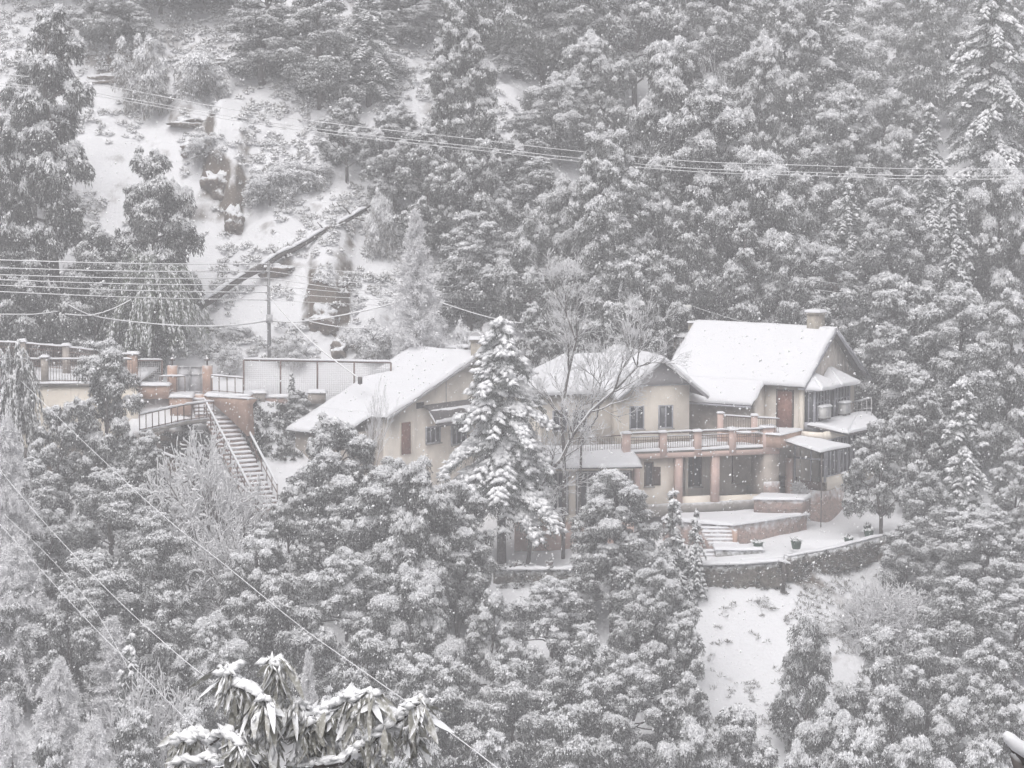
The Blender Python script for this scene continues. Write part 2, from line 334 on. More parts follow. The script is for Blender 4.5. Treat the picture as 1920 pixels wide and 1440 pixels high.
def make_oak(seed, H, R, nl, name, lobe=1.5, low=.22, ptop=1.0, leafm=None, dens=1.0, droop=.9, snowy=1.0, label='x', cat='tree', lsz=1.0, prs=1.0):
    rs = np.random.RandomState(seed); leafm = leafm or LEAF
    t = thing(name, label, cat, (0, 0, 0))
    tr = MB(); tw = MB()
    tp = [V(0, 0, -.8)]+[V(rs.normal()*.1*i*R*.25, rs.normal()*.1*i*R*.25, H*.9*i/5) for i in range(1, 6)]; r0 = .045*H**.9*.6
    tr.tube(tp, [r0*(1-.15*i) if i < 6 else .05 for i in range(6)], 7)
    PC = []; PR = []; PE = []
    for i in range(nl):
        f = (i+.5)/nl; z = H*(low+(.93-low)*f); ang = i*2.4+rs.rand()*.9
        # widest in the lower middle, narrowing upward
        prof = math.sin(math.pi*min(1, (.25+.75*f)**ptop))**.55 if f < .97 else .2
        rad = R*prof*(.45+.55*rs.rand()) if f < .93 else R*.12
        lr = lobe*(.7+.6*rs.rand())*(1-.35*f)
        rad = max(0, min(rad, R*prof*1.1-lr*.4)); c = V(math.cos(ang)*rad, math.sin(ang)*rad, z)
        base = tp[min(5, max(1, int(f*4)+1))]; limb(tr if rad < .1 else tw, base, c, r0*.38*(1-.5*f), .04, .3*lr, rs)
        npf = int(17*(lr/1.4)**1.6/prs**1.2)+6
        for k in range(npf):
            d = unit(rs.normal(size=3)+V(0, 0, .45)); d[2] = d[2]*.85 if d[2] > 0 else d[2]*.4
            q = c+d*V(lr, lr, lr*.85)*(.5+.6*rs.rand()**.8); PC.append(q); PR.append((.20+.42*rs.rand()**1.4)*prs*(lr/1.4)**.3); PE.append(d[2])
            if k < 6: tw.tube([c, q], [.035, .012], 3, False)
    # strays that break the outline
    for k in range(int(nl*4)):
        i = rs.randint(len(PC)); q = PC[i]+unit(rs.normal(size=3))*PR[i]*1.9; PC.append(q); PR.append(.12+.16*rs.rand()); PE.append(PE[i])
    PC = np.array(PC); PR = np.array(PR); PE = np.clip(.5+1.1*np.array(PE)+1.1*(PC[:, 2]/H-.6), .2, 1.7)          # bough tops catch most snow; height bias also shades crowns bright to dark
    out = unit((PC-V(0, 0, H*.5))*V(1, 1, .15)); asp = .7+.6*rs.rand(len(PC), 3)          # every clump has its own lean and proportions
    # leaves hang in sprays from every clump
    nper = (230*dens*(PR/.42)**2).astype(int)+18; I = np.repeat(np.arange(len(PC)), nper); n = len(I)
    d = unit(rs.normal(size=(n, 3))); rr = PR[I]*(.35+.8*rs.rand(n)**.6); sk = np.where(d[:, 2] < 0, 1.55, .75)
    C = PC[I]+d*rr[:, None]*asp[I]*np.stack([1+0*sk, 1+0*sk, sk], 1)+out[I]*(PR[I]*.25*(1-d[:, 2]))[:, None]
    D = d*V(.8, .8, .3)+out[I]*.35+V(0, 0, -droop)+rs.normal(size=(n, 3))*.38
    leaves_mesh('foliage', C, D, (.15+.13*rs.rand(n))*lsz, (.04+.03*rs.rand(n))*lsz, leafm, t, rs)
    # snow: pads on the upper side of every clump, and snow strands down the outer leaves
    pk = rs.rand(len(PC)) < .9; nper = np.where(pk, (170*snowy*PE*(PR/.42)**2), 3).astype(int)+4; I = np.repeat(np.arange(len(PC)), nper); n = len(I)
    d = unit(rs.normal(size=(n, 3))); d[:, 2] = np.abs(d[:, 2])**.8; nz = fbm(PC[I][:, 0]*2+d[:, 0]*1.6+d[:, 2], PC[I][:, 1]*2+d[:, 1]*1.6, 1.6)
    keep = d[:, 2]+.75*nz+.12*rs.normal(size=n) > .55-.33*PE[I]; I, d = I[keep], unit(d[keep]); n = len(I)
    C = PC[I]+d*(PR[I]*(.80+.32*rs.rand(n)))[:, None]*asp[I]*V(1, 1, .78)+out[I]*(PR[I]*.25*(1-d[:, 2]))[:, None]
    # fine strands of snow along the leaves
    sp = rs.permutation(n); fine = sp[:int(n*.72)]; sel = sp[int(n*.72):]; Cf, df, If = C[fine], d[fine], I[fine]; Cf = np.concatenate([Cf, Cf+rs.normal(size=Cf.shape)*.06, PC[If]+df*(PR[If]*(.6+.5*rs.rand(len(If))))[:, None]*asp[If]*V(1, 1, .85)]); df = np.concatenate([df]*3); If = np.concatenate([If]*3); m_ = len(If)
    leaves_mesh('snow_cover', Cf, df*V(1, 1, .2)+out[If]*.3+V(0, 0, -1)*(1.1-df[:, 2])[:, None]+rs.normal(size=(m_, 3))*.5, (.09+.10*rs.rand(m_))*lsz, (.045+.04*rs.rand(m_))*lsz, SNOWT, t, rs, .12, True)
    I, d, C = I[sel], d[sel], C[sel]; n = len(I)
    big_ = rs.rand(n) < .45*d[:, 2]
    D = d*V(1, 1, 0)+out[I]*.3+V(0, 0, -1)*(1.05-d[:, 2])[:, None]*1.2+rs.normal(size=(n, 3))*.4; s = np.where(big_, .07+.07*rs.rand(n), .032+.03*rs.rand(n))*lsz
    el = np.where(big_, 1.35, 2.5); lumps_mesh('snow_cover', C, np.stack([s*el, s*.95, s*np.where(big_, .75, .55)], 1), SNOWT, t, rs, D)
    tr.build('trunk', BARK, t, True)
    if tw.v: tw.build('limbs', BARK, t)
    return t

def make_cedar(seed, H, R, name, nb=70, droop=.55, label='x', low=.12, snowy=1.0, pw=.85, ps=1.0, lv=.4):
    rs = np.random.RandomState(seed); t = thing(name, label, 'tree', (0, 0, 0)); tr = MB(); br = MB()
    tr.tube([V(0, 0, -.8), V(.03, 0, H*.5), V(0, 0, H)], [.022*H, .012*H, .015], 7)
    LC=[]; LD=[]; SC=[]; SS=[]; SD=[]
    for i in range(nb):
        f = (i+rs.rand()*.8)/nb; z = H*(low+(1-low)*f); ang = i*2.399+rs.normal()*.55; z += rs.normal()*.12*ps
        L = R*((1-f)**pw*(1.1-lv+lv*rs.rand()))+.18; dirh = V(math.cos(ang), math.sin(ang), 0); side = V(-dirh[1], dirh[0], 0)
        P = []; bw = .65+.8*rs.rand(); bend = rs.normal()*.22; dr_ = droop*(.6+.8*rs.rand())
        m = max(4, int(L/.22))
        for k in range(m+1):
            s = k/m; P.append(V(0, 0, z)+dirh*L*s+side*bend*s*s*L+V(0, 0, L*(.28*s-(.28+dr_)*s**2*1.0)))
        P = np.array(P); br.tube(P, list(np.linspace(.05, .012, m+1)), 3, False)
        for k in range(1, m+1):
            s = k/m; wd = L*(.30 if ps < 1.3 else .38)*(1-.55*s)*(.6+.4*min(1, s*3))*bw+.08
            for sg in (-1, 1):
                # side sprays: drooping fans of needles
                nsp = int(38*(.5+wd)); a = rs.rand(nsp); off = side*sg*1.0
                C = P[k][None]+(off[None]*(a*wd)[:, None])+dirh*(a*wd*.5)[:, None]+np.stack([rs.normal(size=nsp)*.05, rs.normal(size=nsp)*.05, -a**1.5*wd*.55-rs.rand(nsp)**2*.22*ps+rs.normal(size=nsp)*.03], 1)
                LC.append(C); LD.append((off+dirh*.5)[None]*.55+rs.normal(size=(nsp, 3))*.35+V(0, 0, -.9))
            # snow pads
            ns = int(9*snowy*(.5+wd*1.8)*(rs.rand() < .86)); a = (rs.rand(ns)*2-1); C = P[k][None]+side[None]*(a*wd*.8)[:, None]+dirh[None]*(np.abs(a)*wd*.45+rs.normal(size=ns)*.13)[:, None]
            C[:, 2] += .03-np.abs(a)**1.5*wd*.5; SC.append(C)
            sz = ps*(.05+.09*rs.rand(ns)**1.3)*(1.15-.4*np.abs(a)); SS.append(np.stack([sz*1.7, sz*1.05, sz*.75], 1)); SD.append(dirh[None]*1+side[None]*a[:, None]+V(0, 0, -.35)+rs.normal(size=(ns, 3))*.2)
    LC = np.concatenate(LC); n = len(LC)
    leaves_mesh('foliage', LC, np.concatenate(LD), .13+.13*rs.rand(n), .028+.02*rs.rand(n), NEEDLE, t, rs, .1)
    lumps_mesh('snow_cover', np.concatenate(SC), np.concatenate(SS), SNOWT, t, rs, np.concatenate(SD))
    lumps_mesh('snow_tip', np.array([[0, 0, H]]), np.array([[.12, .1, .16]]), SNOWT, t, rs)
    tr.build('trunk', BARK, t, True); br.build('limbs', BARK, t)
    return t

def grow(mb_list, fine, p, d, L, r, depth, rs, spread, up, ratio=.72, sn=None, fr=.006):
    k = 4; pts = [p]; dd = d.copy()
    for i in range(k):
        dd = unit(dd+rs.normal(size=3)*.13+V(0, 0, up*.12)); pts.append(pts[-1]+dd*L/k)
    r1 = r*.68
    (mb_list if depth > 1 else fine).tube(pts, list(np.linspace(r, max(r1, fr), k+1)), 5 if depth > 2 else 3, False)
    if sn is not None and abs(dd[2]) < .93 and r > .012:
        sn.tube([q+V(0, 0, r*.75) for q in pts], list(np.linspace(max(r*.75, .016), max(r1*.75, .014), k+1)), 4, False)
    if depth == 0: return
    nb = 3 if depth > 3 else rs.randint(3, 5)
    for i in range(nb):
        a = rs.rand()*6.28; ax = unit(np.cross(dd, rs.normal(size=3))); w = spread*(.6+.7*rs.rand())
        nd = unit(dd*math.cos(w)+ax*math.sin(w)+V(0, 0, up*.15)); j = rs.randint(2, k+1) if i else k
        grow(mb_list, fine, pts[j], nd, L*ratio*(.75+.45*rs.rand()), r1*(.85 if i == 0 else .65), depth-1, rs, spread, up, ratio, sn, fr)

def make_bare(seed, H, name, label, depth=5, spread=.5, up=.6, lean=(0, 0), r=.14, stem=.3, cat='tree', barkm=None, fr=.008, stems=1, ratio=.72):
    rs = np.random.RandomState(seed); t = thing(name, label, cat, (0, 0, 0)); a, b, s = MB(), MB(), MB()
    for q in range(stems):
        an = q*2.4+rs.rand(); ln = V(lean[0], lean[1], 1) if stems == 1 else V(math.cos(an)*.45, math.sin(an)*.45, 1)
        grow(a, b, V(0, 0, -.4), unit(ln), H*stem, r, depth, rs, spread, up, ratio, s, fr)
    a.build('trunk', barkm or BARKL, t); b.build('twigs', FROST, t)
    if s.v: s.build('snow_cover', SNOWT, t, True)
    return t

def make_larch(seed, H, R, name, label, nb=150, droop=.1, pw=.8, tw=26, matl=None):
    """fine frosted conifer-like tree: many thin level boughs carrying short white twigs"""
    rs = np.random.RandomState(seed); t = thing(name, label, 'tree', (0, 0, 0)); tr = MB(); br = MB()
    tr.tube([V(0, 0, -.6), V(.04, .02, H*.5), V(0, 0, H)], [.013*H, .008*H, .012], 6)
    C=[]; D=[]; LL=[]
    for i in range(nb):
        f = (i+rs.rand())/nb; z = H*(.1+.9*f); an = rs.rand()*6.28; L = R*(1-f)**pw*(.6+.5*rs.rand())+.15
        dh = V(math.cos(an), math.sin(an), 0); m = 7; P = np.array([V(0, 0, z)+dh*L*s+V(0, 0, L*(.25*s-droop*s*s))+rs.normal(size=3)*.03 for s in np.linspace(0, 1, m)])
        br.tube(P, list(np.linspace(.022, .008, m)), 3, False)
        n = int(tw*(L+.5)*1.6); s = rs.rand(n)**.7*(m-1.001); j = s.astype(int); fr_ = (s-j)[:, None]; q = P[j]*(1-fr_)+P[j+1]*fr_
        C.append(q); D.append(dh[None]*.7+rs.normal(size=(n, 3))*.6+V(0, 0, .12-droop)); LL.append((.16+.26*rs.rand(n))*(.6+.5*L/R))
    C = np.concatenate(C); D = np.concatenate(D); LL = np.concatenate(LL); n = len(C)
    leaves_mesh('twigs', C, D, LL, .036+.022*rs.rand(n), matl or FROST, t, rs, .05)
    C2 = C+unit(D)*LL[:, None]*.7; k = rs.rand(n) < .5
    leaves_mesh('twigs', C2[k], D[k]+rs.normal(size=(k.sum(), 3))*.9, LL[k]*.7, .032+0*LL[k], matl or FROST, t, rs, .05)
    tr.build('trunk', BARK, t, True); br.build('limbs', BARKL, t)
    return t

def make_weeping(seed, H, R, name, label, nb=120, leafm=None, cat='tree', snowy=1.0):
    """arching branches that hang down, clothed in narrow leaves with snow along their backs"""
    rs = np.random.RandomState(seed); t = thing(name, label, cat, (0, 0, 0)); br = MB(); LC=[]; LD=[]; SC=[]; SS=[]; SD=[]
    for i in range(nb):
        an = rs.rand()*6.28; reach = R*(.25+.75*rs.rand()**.6); z0 = H*(.25+.55*rs.rand()*(1-.35*reach/R)); top = min(H, z0+H*.28)
        dh = V(math.cos(an), math.sin(an), 0); m = 10; P = []
        for s in np.linspace(0, 1, m): P.append(dh*reach*s**.8+V(0, 0, z0+(top-z0)*math.sin(min(1, s*1.9)*math.pi/2)-H*.42*max(0, s-.42)**1.5*2.0)+rs.normal(size=3)*.03)
        P = np.array(P); P[:, 2] = np.maximum(P[:, 2], .1); br.tube(P, list(np.linspace(.04, .01, m)), 3, False)
        n = int(190*(.4+reach/R)); s = rs.rand(n)*(m-1.001); j = s.astype(int); fr_ = (s-j)[:, None]; q = P[j]*(1-fr_)+P[j+1]*fr_+rs.normal(size=(n, 3))*.10
        LC.append(q); LD.append((P[j+1]-P[j])*1.5+rs.normal(size=(n, 3))*.25+V(0, 0, -.5))
        n = int(42*snowy*(.4+reach/R)); s = (.15+.85*rs.rand(n))*(m-1.001); j = s.astype(int); fr_ = (s-j)[:, None]; q = P[j]*(1-fr_)+P[j+1]*fr_+rs.normal(size=(n, 3))*.05+V(0, 0, .05)
        SC.append(q); sz = .035+.045*rs.rand(n); SS.append(np.stack([sz*2.2, sz*.9, sz*.7], 1)); SD.append(P[j+1]-P[j])
    LC = np.concatenate(LC); n = len(LC)
    leaves_mesh('foliage', LC, np.concatenate(LD), .18+.14*rs.rand(n), .03+.02*rs.rand(n), leafm or LEAFG, t, rs, .1)
    lumps_mesh('snow_cover', np.concatenate(SC), np.concatenate(SS), SNOWT, t, rs, np.concatenate(SD))
    MB().tube([V(0, 0, -.6), V(0, 0, H*.5), V(.1, 0, H*.8)], [.03*H, .02*H, .04], 6).build('trunk', BARK, t, True); br.build('limbs', BARK, t)
    return t

# one of each kind; the first placement uses the original, later ones copy it
KINDS = {}
def reg(key, h, w, maker): KINDS[key] = [h, w, maker, None]
reg('oakA', 10, 3.3, lambda: make_oak(1, 10, 3.3, 15, 'oak_tree', snowy=1.35))
reg('oakB', 10, 3.0, lambda: make_oak(2, 10, 3.0, 16, 'oak_tree', lobe=1.25, ptop=.8, prs=.72, snowy=1.2))
reg('oakC', 11, 2.7, lambda: make_oak(3, 11, 2.7, 18, 'oak_tree', lobe=1.2, low=.15, prs=.65, droop=1.3))
reg('oakD', 9, 3.6, lambda: make_oak(4, 9, 3.6, 18, 'oak_tree', lobe=1.65, ptop=1.15, snowy=1.4))
reg('oakE', 12, 3.2, lambda: make_oak(5, 12, 3.2, 21, 'oak_tree', lobe=1.4, low=.2, snowy=1.5))
reg('oakF', 14, 2.3, lambda: make_oak(6, 14, 2.3, 22, 'oak_tree', lobe=1.15, low=.1, ptop=.9, snowy=.85, prs=.7, droop=1.4))
reg('giantA', 13, 4.3, lambda: make_oak(61, 13, 4.3, 38, 'oak_tree', lobe=1.45, low=.12, snowy=1.35, prs=.85))
reg('giantB', 15, 3.7, lambda: make_oak(62, 15, 3.7, 40, 'oak_tree', lobe=1.3, low=.1, snowy=1.35, prs=.78, ptop=.9, droop=1.2))
reg('round', 6.5, 2.5, lambda: make_oak(8, 6.5, 2.5, 18, 'oak_tree', lobe=.95, low=.12, snowy=1.3, lsz=.8))
reg('dark', 11, 2.6, lambda: make_oak(9, 11, 2.6, 20, 'evergreen_tree', lobe=1.2, low=.06, snowy=.5, dens=1.1, droop=1.3))
reg('cedarA', 12, 2.9, lambda: make_cedar(11, 12, 2.9, 'cedar_tree', nb=62, snowy=1.3, ps=1.35, lv=.6))
reg('cedarB', 9, 2.4, lambda: make_cedar(12, 9, 2.4, 'cedar_tree', nb=44, droop=.8, snowy=1.3, low=.05, ps=1.3, lv=.6))
reg('cedarC', 16, 4.4, lambda: make_cedar(13, 16, 4.4, 'cedar_tree', nb=84, droop=.45, pw=.6, ps=1.2, lv=.5))
reg('fir', 14, 3.2, lambda: make_cedar(14, 14, 3.2, 'fir_tree', nb=95, droop=.6, pw=.7, ps=1.1, lv=.6, snowy=1.3))
reg('bareA', 8, 3, lambda: make_bare(21, 8, 'bare_tree', 'x', lean=(.1, 0), stem=.3, r=.12, fr=.017))
reg('bareB', 7, 3, lambda: make_bare(22, 7, 'bare_tree', 'x', depth=5, spread=.6, up=.3, r=.09, fr=.018))
reg('frost', 6, 3, lambda: make_bare(23, 6, 'frosted_bush', 'x', depth=5, spread=.8, up=-.05, r=.055, stems=7, stem=.22, cat='bush', fr=.027, ratio=.76))
reg('larchA', 9, 2.2, lambda: make_larch(31, 9, 2.2, 'larch_tree', 'x', nb=230, tw=34))
reg('larchB', 9, 3.2, lambda: make_larch(32, 9, 3.2, 'larch_tree', 'x', nb=300, droop=.35, pw=.6, tw=34))
reg('weep', 8, 4.0, lambda: make_weeping(41, 8, 4.0, 'bamboo_clump', 'x'))
reg('weepB', 6, 2.2, lambda: make_weeping(42, 6, 2.2, 'weeping_bush', 'x', nb=70, leafm=LEAF, snowy=1.8))
reg('shrub', 2.2, 1.3, lambda: make_oak(51, 2.2, 1.3, 7, 'shrub', lobe=.6, low=.25, cat='bush', lsz=.8, dens=.7, snowy=1.7, leafm=SCRUB))
reg('shrubB', 1.6, 1.5, lambda: make_oak(52, 1.6, 1.5, 6, 'shrub', lobe=.6, low=.2, cat='bush', lsz=.8, dens=.6, snowy=1.8, leafm=SCRUB))
HREAL = {}
def copy_tree(o, parent=None):
    c = o.copy(); COL.objects.link(c); c.parent = parent
    for ch in list(o.children): copy_tree(ch, c)
    return c
def top_of(o):
    return max((max(v[2] for v in ch.bound_box) for ch in o.children), default=1), max((max(abs(v[0]) for v in ch.bound_box) for ch in o.children if ch.name.startswith(('foliage', 'twigs', 'snow'))), default=1)
_prng = random.Random(5)
def plant(key, px, pytop, Y, wpx, label, group=None, rot=None, tilt=0, zb=None, name=None, cat=None):
    if key[:3] in ('oak', 'dar', 'rou', 'shr'): wpx = wpx*((1.2 if Y > 12.4 else 1.14) if key in ('dark', 'oakF', 'oakC') else 1.1); pytop -= 10
    K = KINDS[key]
    if K[3] is None: o = K[2](); K[3] = o; K[0], K[1] = top_of(o); K.append(o.name)
    else: o = copy_tree(K[3])
    c = at(px, pytop, Y); z0 = h1(c[0], Y) if zb is None else zb; H = max(.8, c[2]-z0); s = (wpx/2)/(F_PX/(150+Y))/K[1]
    o.location = (c[0], Y, z0-.05); o.scale = (s, s*(.9+.2*_prng.random()), H/K[0]); o.rotation_euler = (0, tilt, _prng.random()*6.28 if rot is None else rot)
    tag(o, label, cat or o.get('category') or 'tree', group)
    if name: o.name = name
    return o
# ------------------------------------------------------------------ buildings
def pc(px0, px1, py0, py1, Y): return at(px0, py1, Y), at(px1, py0, Y)
def pbox(mb, px0, px1, py0, py1, Y, dep):
    """upright block whose front face stands at depth Y"""
    a, b = pc(px0, px1, py0, py1, Y); a2 = at(px1, py1, Y)
    return mb.box(a, V(a2[0]-a[0], 0, 0), V(0, dep, 0), V(0, 0, b[2]-a[2]))
def window(F, a0, a1, b, z0, z1, parent, panes=2, frm=None, w=.07, face=-1, axis='a', sill=True):
    """window set in a wall; axis 'a': wall runs along a at depth b; axis 'b': wall runs along b at offset b"""
    frm = frm or FRAMEB; m = MB(); g = MB()
    def bx(mb, s0, s1, d0, d1, zz0, zz1):
        d0, d1 = sorted((d0, d1))
        if axis == 'a': F.box(mb, s0, s1, b+d0, b+d1, zz0, zz1)
        else: F.box(mb, b+d0, b+d1, s0, s1, zz0, zz1)
    o = face
    bx(m, a0, a0+w, -.02*o, .07*o, z0, z1); bx(m, a1-w, a1, -.02*o, .07*o, z0, z1)
    bx(m, a0+w, a1-w, -.02*o, .07*o, z1-w, z1); bx(m, a0+w, a1-w, -.02*o, .07*o, z0, z0+w)
    for i in range(1, panes):
        c = a0+(a1-a0)*i/panes; bx(m, c-w*.55, c+w*.55, -.02*o, .06*o, z0+w, z1-w)
    bx(g, a0+w*.5, a1-w*.5, -.03*o, .015*o, z0+w*.5, z1-w*.5)
    f = m.build('window', frm, parent); g.build('pane', GLASS, f)
    if sill:
        q = MB(); bx(q, a0-.06, a1+.06, .072*o, .16*o, z0-.06, z0+.01); q.build('sill', CONC, f)
    return f
def slab_roof(pts, th, name, parent, m=None):
    pts = [np.asarray(p, float) for p in pts]; n = np.cross(pts[1]-pts[0], pts[-1]-pts[0]); n = n/np.linalg.norm(n); n = n if n[2] < 0 else -n
    return MB().prism(pts, n*th).build(name, m or SOFFIT, parent)

# ---- right-hand house, highest roof
B = Frame((16.67, 3.0), .58)
house = thing('house', 'tallest house with steep snow roof, chimney and two small hooded bay windows in its gable', 'house', B(-4, 3, 0))
ez, rz, sl = 6.32, 9.39, .756
FZ = 3.75
# walls
m = MB(); B.box(m, -9.0, -2.75, -.9, -.7, .5, 5.15); m.build('wall', GREYPL, house)
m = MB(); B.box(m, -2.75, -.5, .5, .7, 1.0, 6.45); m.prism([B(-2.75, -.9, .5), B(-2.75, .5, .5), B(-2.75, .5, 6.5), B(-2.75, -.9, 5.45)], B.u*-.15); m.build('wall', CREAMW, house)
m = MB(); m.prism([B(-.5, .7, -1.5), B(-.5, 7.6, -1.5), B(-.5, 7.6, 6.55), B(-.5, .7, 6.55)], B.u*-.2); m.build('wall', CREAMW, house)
m = MB()
zt = lambda b: ez+sl*min(b, 8.12-b)-.14
m.prism([B(-.48, .5, 6.56), B(-.48, 7.6, 6.56), B(-.48, 4.06, zt(4.06))], B.u*-.2); gp = m.build('gable_panel', PLANK, house)
m = MB()
for k in range(11):
    b = 1.5+k*.5; m.beam(B(-.46, b, 6.6), B(-.46, b, max(6.7, zt(b)-.1)), .03, .03)
m.build('batten', CREAMW, gp)
m = MB(); B.box(m, -.52, -.25, .42, .72, 2.8, 6.45); m.build('corner_post', CREAM, house)
m = MB(); B.box(m, -9, -8.8, -.7, 7.6, .5, 6.3); B.box(m, -8.8, -.7, 7.4, 7.6, .5, 6.4); m.build('wall', GREYPL, house)
# roof and its snow
R0, R1, NB, NA = -9.35, 0.0, -1.45, -2.6
fr = slab_roof([B(R0, NB, ez+sl*NB), B(NA, NB, ez+sl*NB), B(NA, 0, ez), B(R1, 0, ez), B(R1, 4.06, rz), B(R0, 4.06, rz)], .1, 'roof', house)
slab_roof([B(R0, 4.064, rz), B(R1, 4.064, rz), B(R1, 8.12, ez), B(R0, 8.12, ez)], .1, 'roof', house)
snow_quad(B(R0, 0, ez), B(R1, 0, ez), B(R1, 4.0, rz-.02), B(R0, 4.0, rz-.02), .17, 'roof_snow', SNOW, fr, .3, rough=.018)
snow_quad(B(R0, NB, ez+sl*NB), B(NA, NB, ez+sl*NB), B(NA, .12, ez+.09), B(R0, .12, ez+.09), .17, 'roof_snow', SNOW, fr, .3, rough=.018)
snow_quad(B(R0, 4.1, rz-.02), B(R1, 4.1, rz-.02), B(R1, 8.12, ez), B(R0, 8.12, ez), .17, 'roof_snow', SNOW, fr, .4, rough=.018)
m = MB(); m.beam(B(.03, -.02, ez-.14), B(.03, 4.06, rz-.14), .05, .2); m.build('bargeboard', FRAMEB, house)
m = MB(); m.beam(B(.03, 8.14, ez-.14), B(.03, 4.06, rz-.14), .05, .2); m.build('bargeboard', FRAMEB, house)
m = MB(); m.beam(B(.34, 8.3, ez-.3), B(.10, 4.5, rz-.48), .05, .10); m.build('brace', FRAMEB, house)
m = MB(); m.beam(B(R0, NB-.05, ez+sl*NB-.12), B(NA, NB-.05, ez+sl*NB-.12), .08, .1); m.build('gutter', FRAMEB, house)
# chimney
m = MB(); B.box(m, -1.72, -.95, 3.65, 4.45, 8.7, 10.15); B.box(m, -1.80, -.87, 3.57, 4.53, 10.153, 10.27); ch = m.build('chimney', CHIM, house)
snow_quad(B(-1.82, 3.55, 10.275), B(-.85, 3.55, 10.275), B(-.85, 4.55, 10.275), B(-1.82, 4.55, 10.275), .14, 'chimney_snow', SNOW, ch, .2)
# door on the upper terrace
m = MB(); B.box(m, -1.9, -.95, .44, .498, FZ, 5.95); dr = m.build('door', WOODR, house)
m = MB(); B.box(m, -1.98, -1.9, .40, .497, FZ, 6.03); B.box(m, -.95, -.87, .40, .497, FZ, 6.03); B.box(m, -1.9, -.95, .40, .497, 5.95, 6.03); m.build('frame', WOODD, dr)
# two hooded bays on the gable side
for b0, b1 in ((.62, 2.55), (3.15, 5.15)):
    m = MB(); B.box(m, -.5, .42, b0, b1, 3.72, 4.2); B.box(m, -.5, .42, b0, b1, 5.95, 6.1)
    for bb in (b0, b1-.1): B.box(m, .30, .42, bb, bb+.1, 4.2, 5.95)
    B.box(m, -.5, -.3, b0, b0+.08, 4.2, 5.95); B.box(m, -.5, -.3, b1-.08, b1, 4.2, 5.95); bay = m.build('bay_window', FRAMEB, house)
    window(B, b0+.1, b1-.1, .34, 4.2, 5.95, bay, 4, face=1, axis='b', sill=False) if False else None
    g = MB(); B.box(g, .33, .35, b0+.1, b1-.1, 4.2, 5.95); B.box(g, -.3, .30, b0+.02, b0+.04, 4.2, 5.95); g.build('pane', GLASS, bay)
    q = MB()
    for k in range(1, 5): c = b0+(b1-b0)*k/5; B.box(q, .352, .43, c-.04, c+.04, 4.2, 5.95)
    B.box(q, .352, .42, b0+.1, b1-.1, 5.30, 5.36); B.box(q, -.02, .04, b0-.02, b0+.015, 4.2, 5.95); q.build('mullion', FRAMEB, bay)
    # hood: hipped little roof
    e0, e1 = b0-.38, b1+.42; ap = B(-.46, (b0+b1)/2, 7.0); A_, B_, C_, D_ = B(-.46, e0, 6.12), B(.95, e0+.1, 6.12), B(.95, e1-.1, 6.12), B(-.46, e1, 6.12)
    hd = MB().add([A_, B_, C_, D_, ap], [(0, 1, 4), (1, 2, 4), (2, 3, 4), (0, 3, 2, 1)]).build('hood_roof', SOFFIT, house)
    for (p, q2, r) in ((A_, B_, ap), (B_, C_, ap), (C_, D_, ap)):
        snow_quad(p+V(0, 0, .02), q2+V(0, 0, .02), r*.97+q2*.03+V(0, 0, .02), r*.97+p*.03+V(0, 0, .02), .13, 'hood_snow', SNOW, hd, .2)
for bb in (.85, 3.4):
    t = thing('ac_unit', 'white air conditioner box on the wall bracket under the %s hooded bay' % ('left' if bb < 1 else 'right'), 'air conditioner', B(.85, bb, 4.25), 'air conditioners under the hooded bays')
    m = MB(); B.box(m, .52, .95, bb, bb+.78, 4.45, 5.1); m.build('casing', ACW, t)
    m = MB(); c = B(.955, bb+.3, 4.77); m.tube([c, c+B.u*.02], .24, 14); m.build('fan_grille', GREYM, t)
    m = MB(); B.box(m, .44, .98, bb+.1, bb+.15, 4.38, 4.445); B.box(m, .44, .98, bb+.6, bb+.65, 4.38, 4.445); m.build('bracket', IRON, t)
    snow_quad(B(.5, bb-.02, 5.105), B(.97, bb-.02, 5.105), B(.97, bb+.8, 5.105), B(.5, bb+.8, 5.105), .12, 'snow_cap', SNOW, t, .15)
# sloping skirt roof below the bays
sk = [at(1514, 797, 3.3), at(1590, 813, 2.6), at(1655, 800, 4.6), at(1632, 776, 7.6), at(1590, 773, 6.6), at(1555, 789, 5.0)]
so_ = MB().prism(sk, V(0, 0, -.12)).build('skirt_roof', SOFFIT, house)
snow_quad(sk[0]+V(0,0,.02), sk[1]+V(0,0,.02), (sk[4]+sk[3])/2+V(0,0,.02), sk[5]+V(0,0,.02), .15, 'roof_snow', SNOW, so_, .25)
snow_quad(sk[1]+V(0,0,.02), sk[2]+V(0,0,.02), sk[3]+V(0,0,.02), (sk[4]+sk[3])/2+V(0,0,.02), .15, 'roof_snow', SNOW, so_, .25)
# lower storey on the right: enclosed veranda above stone base
m = MB(); B.box(m, 1.1, 1.3, .3, 7, .35, 1.15); B.box(m, 1.1, 1.3, .3, 7, 3.3, 3.75); B.box(m, -.5, 1.1, .3, .45, 3.3, 3.7); m.build('wall', CREAM, house)
m = MB(); B.box(m, -.5, 1.34, .26, 7.0, -2.2, .348); m.build('stone_base', STONE, house)
for k in range(4):
    window(B, .45+k*1.62, 1.95+k*1.62, 1.25, 1.15, 3.3, house, 3, face=1, axis='b', sill=False)
m = MB(); B.box(m, 1.05, 1.12, .4, 7, 1.15, 3.3); m.build('interior', DARK, house)
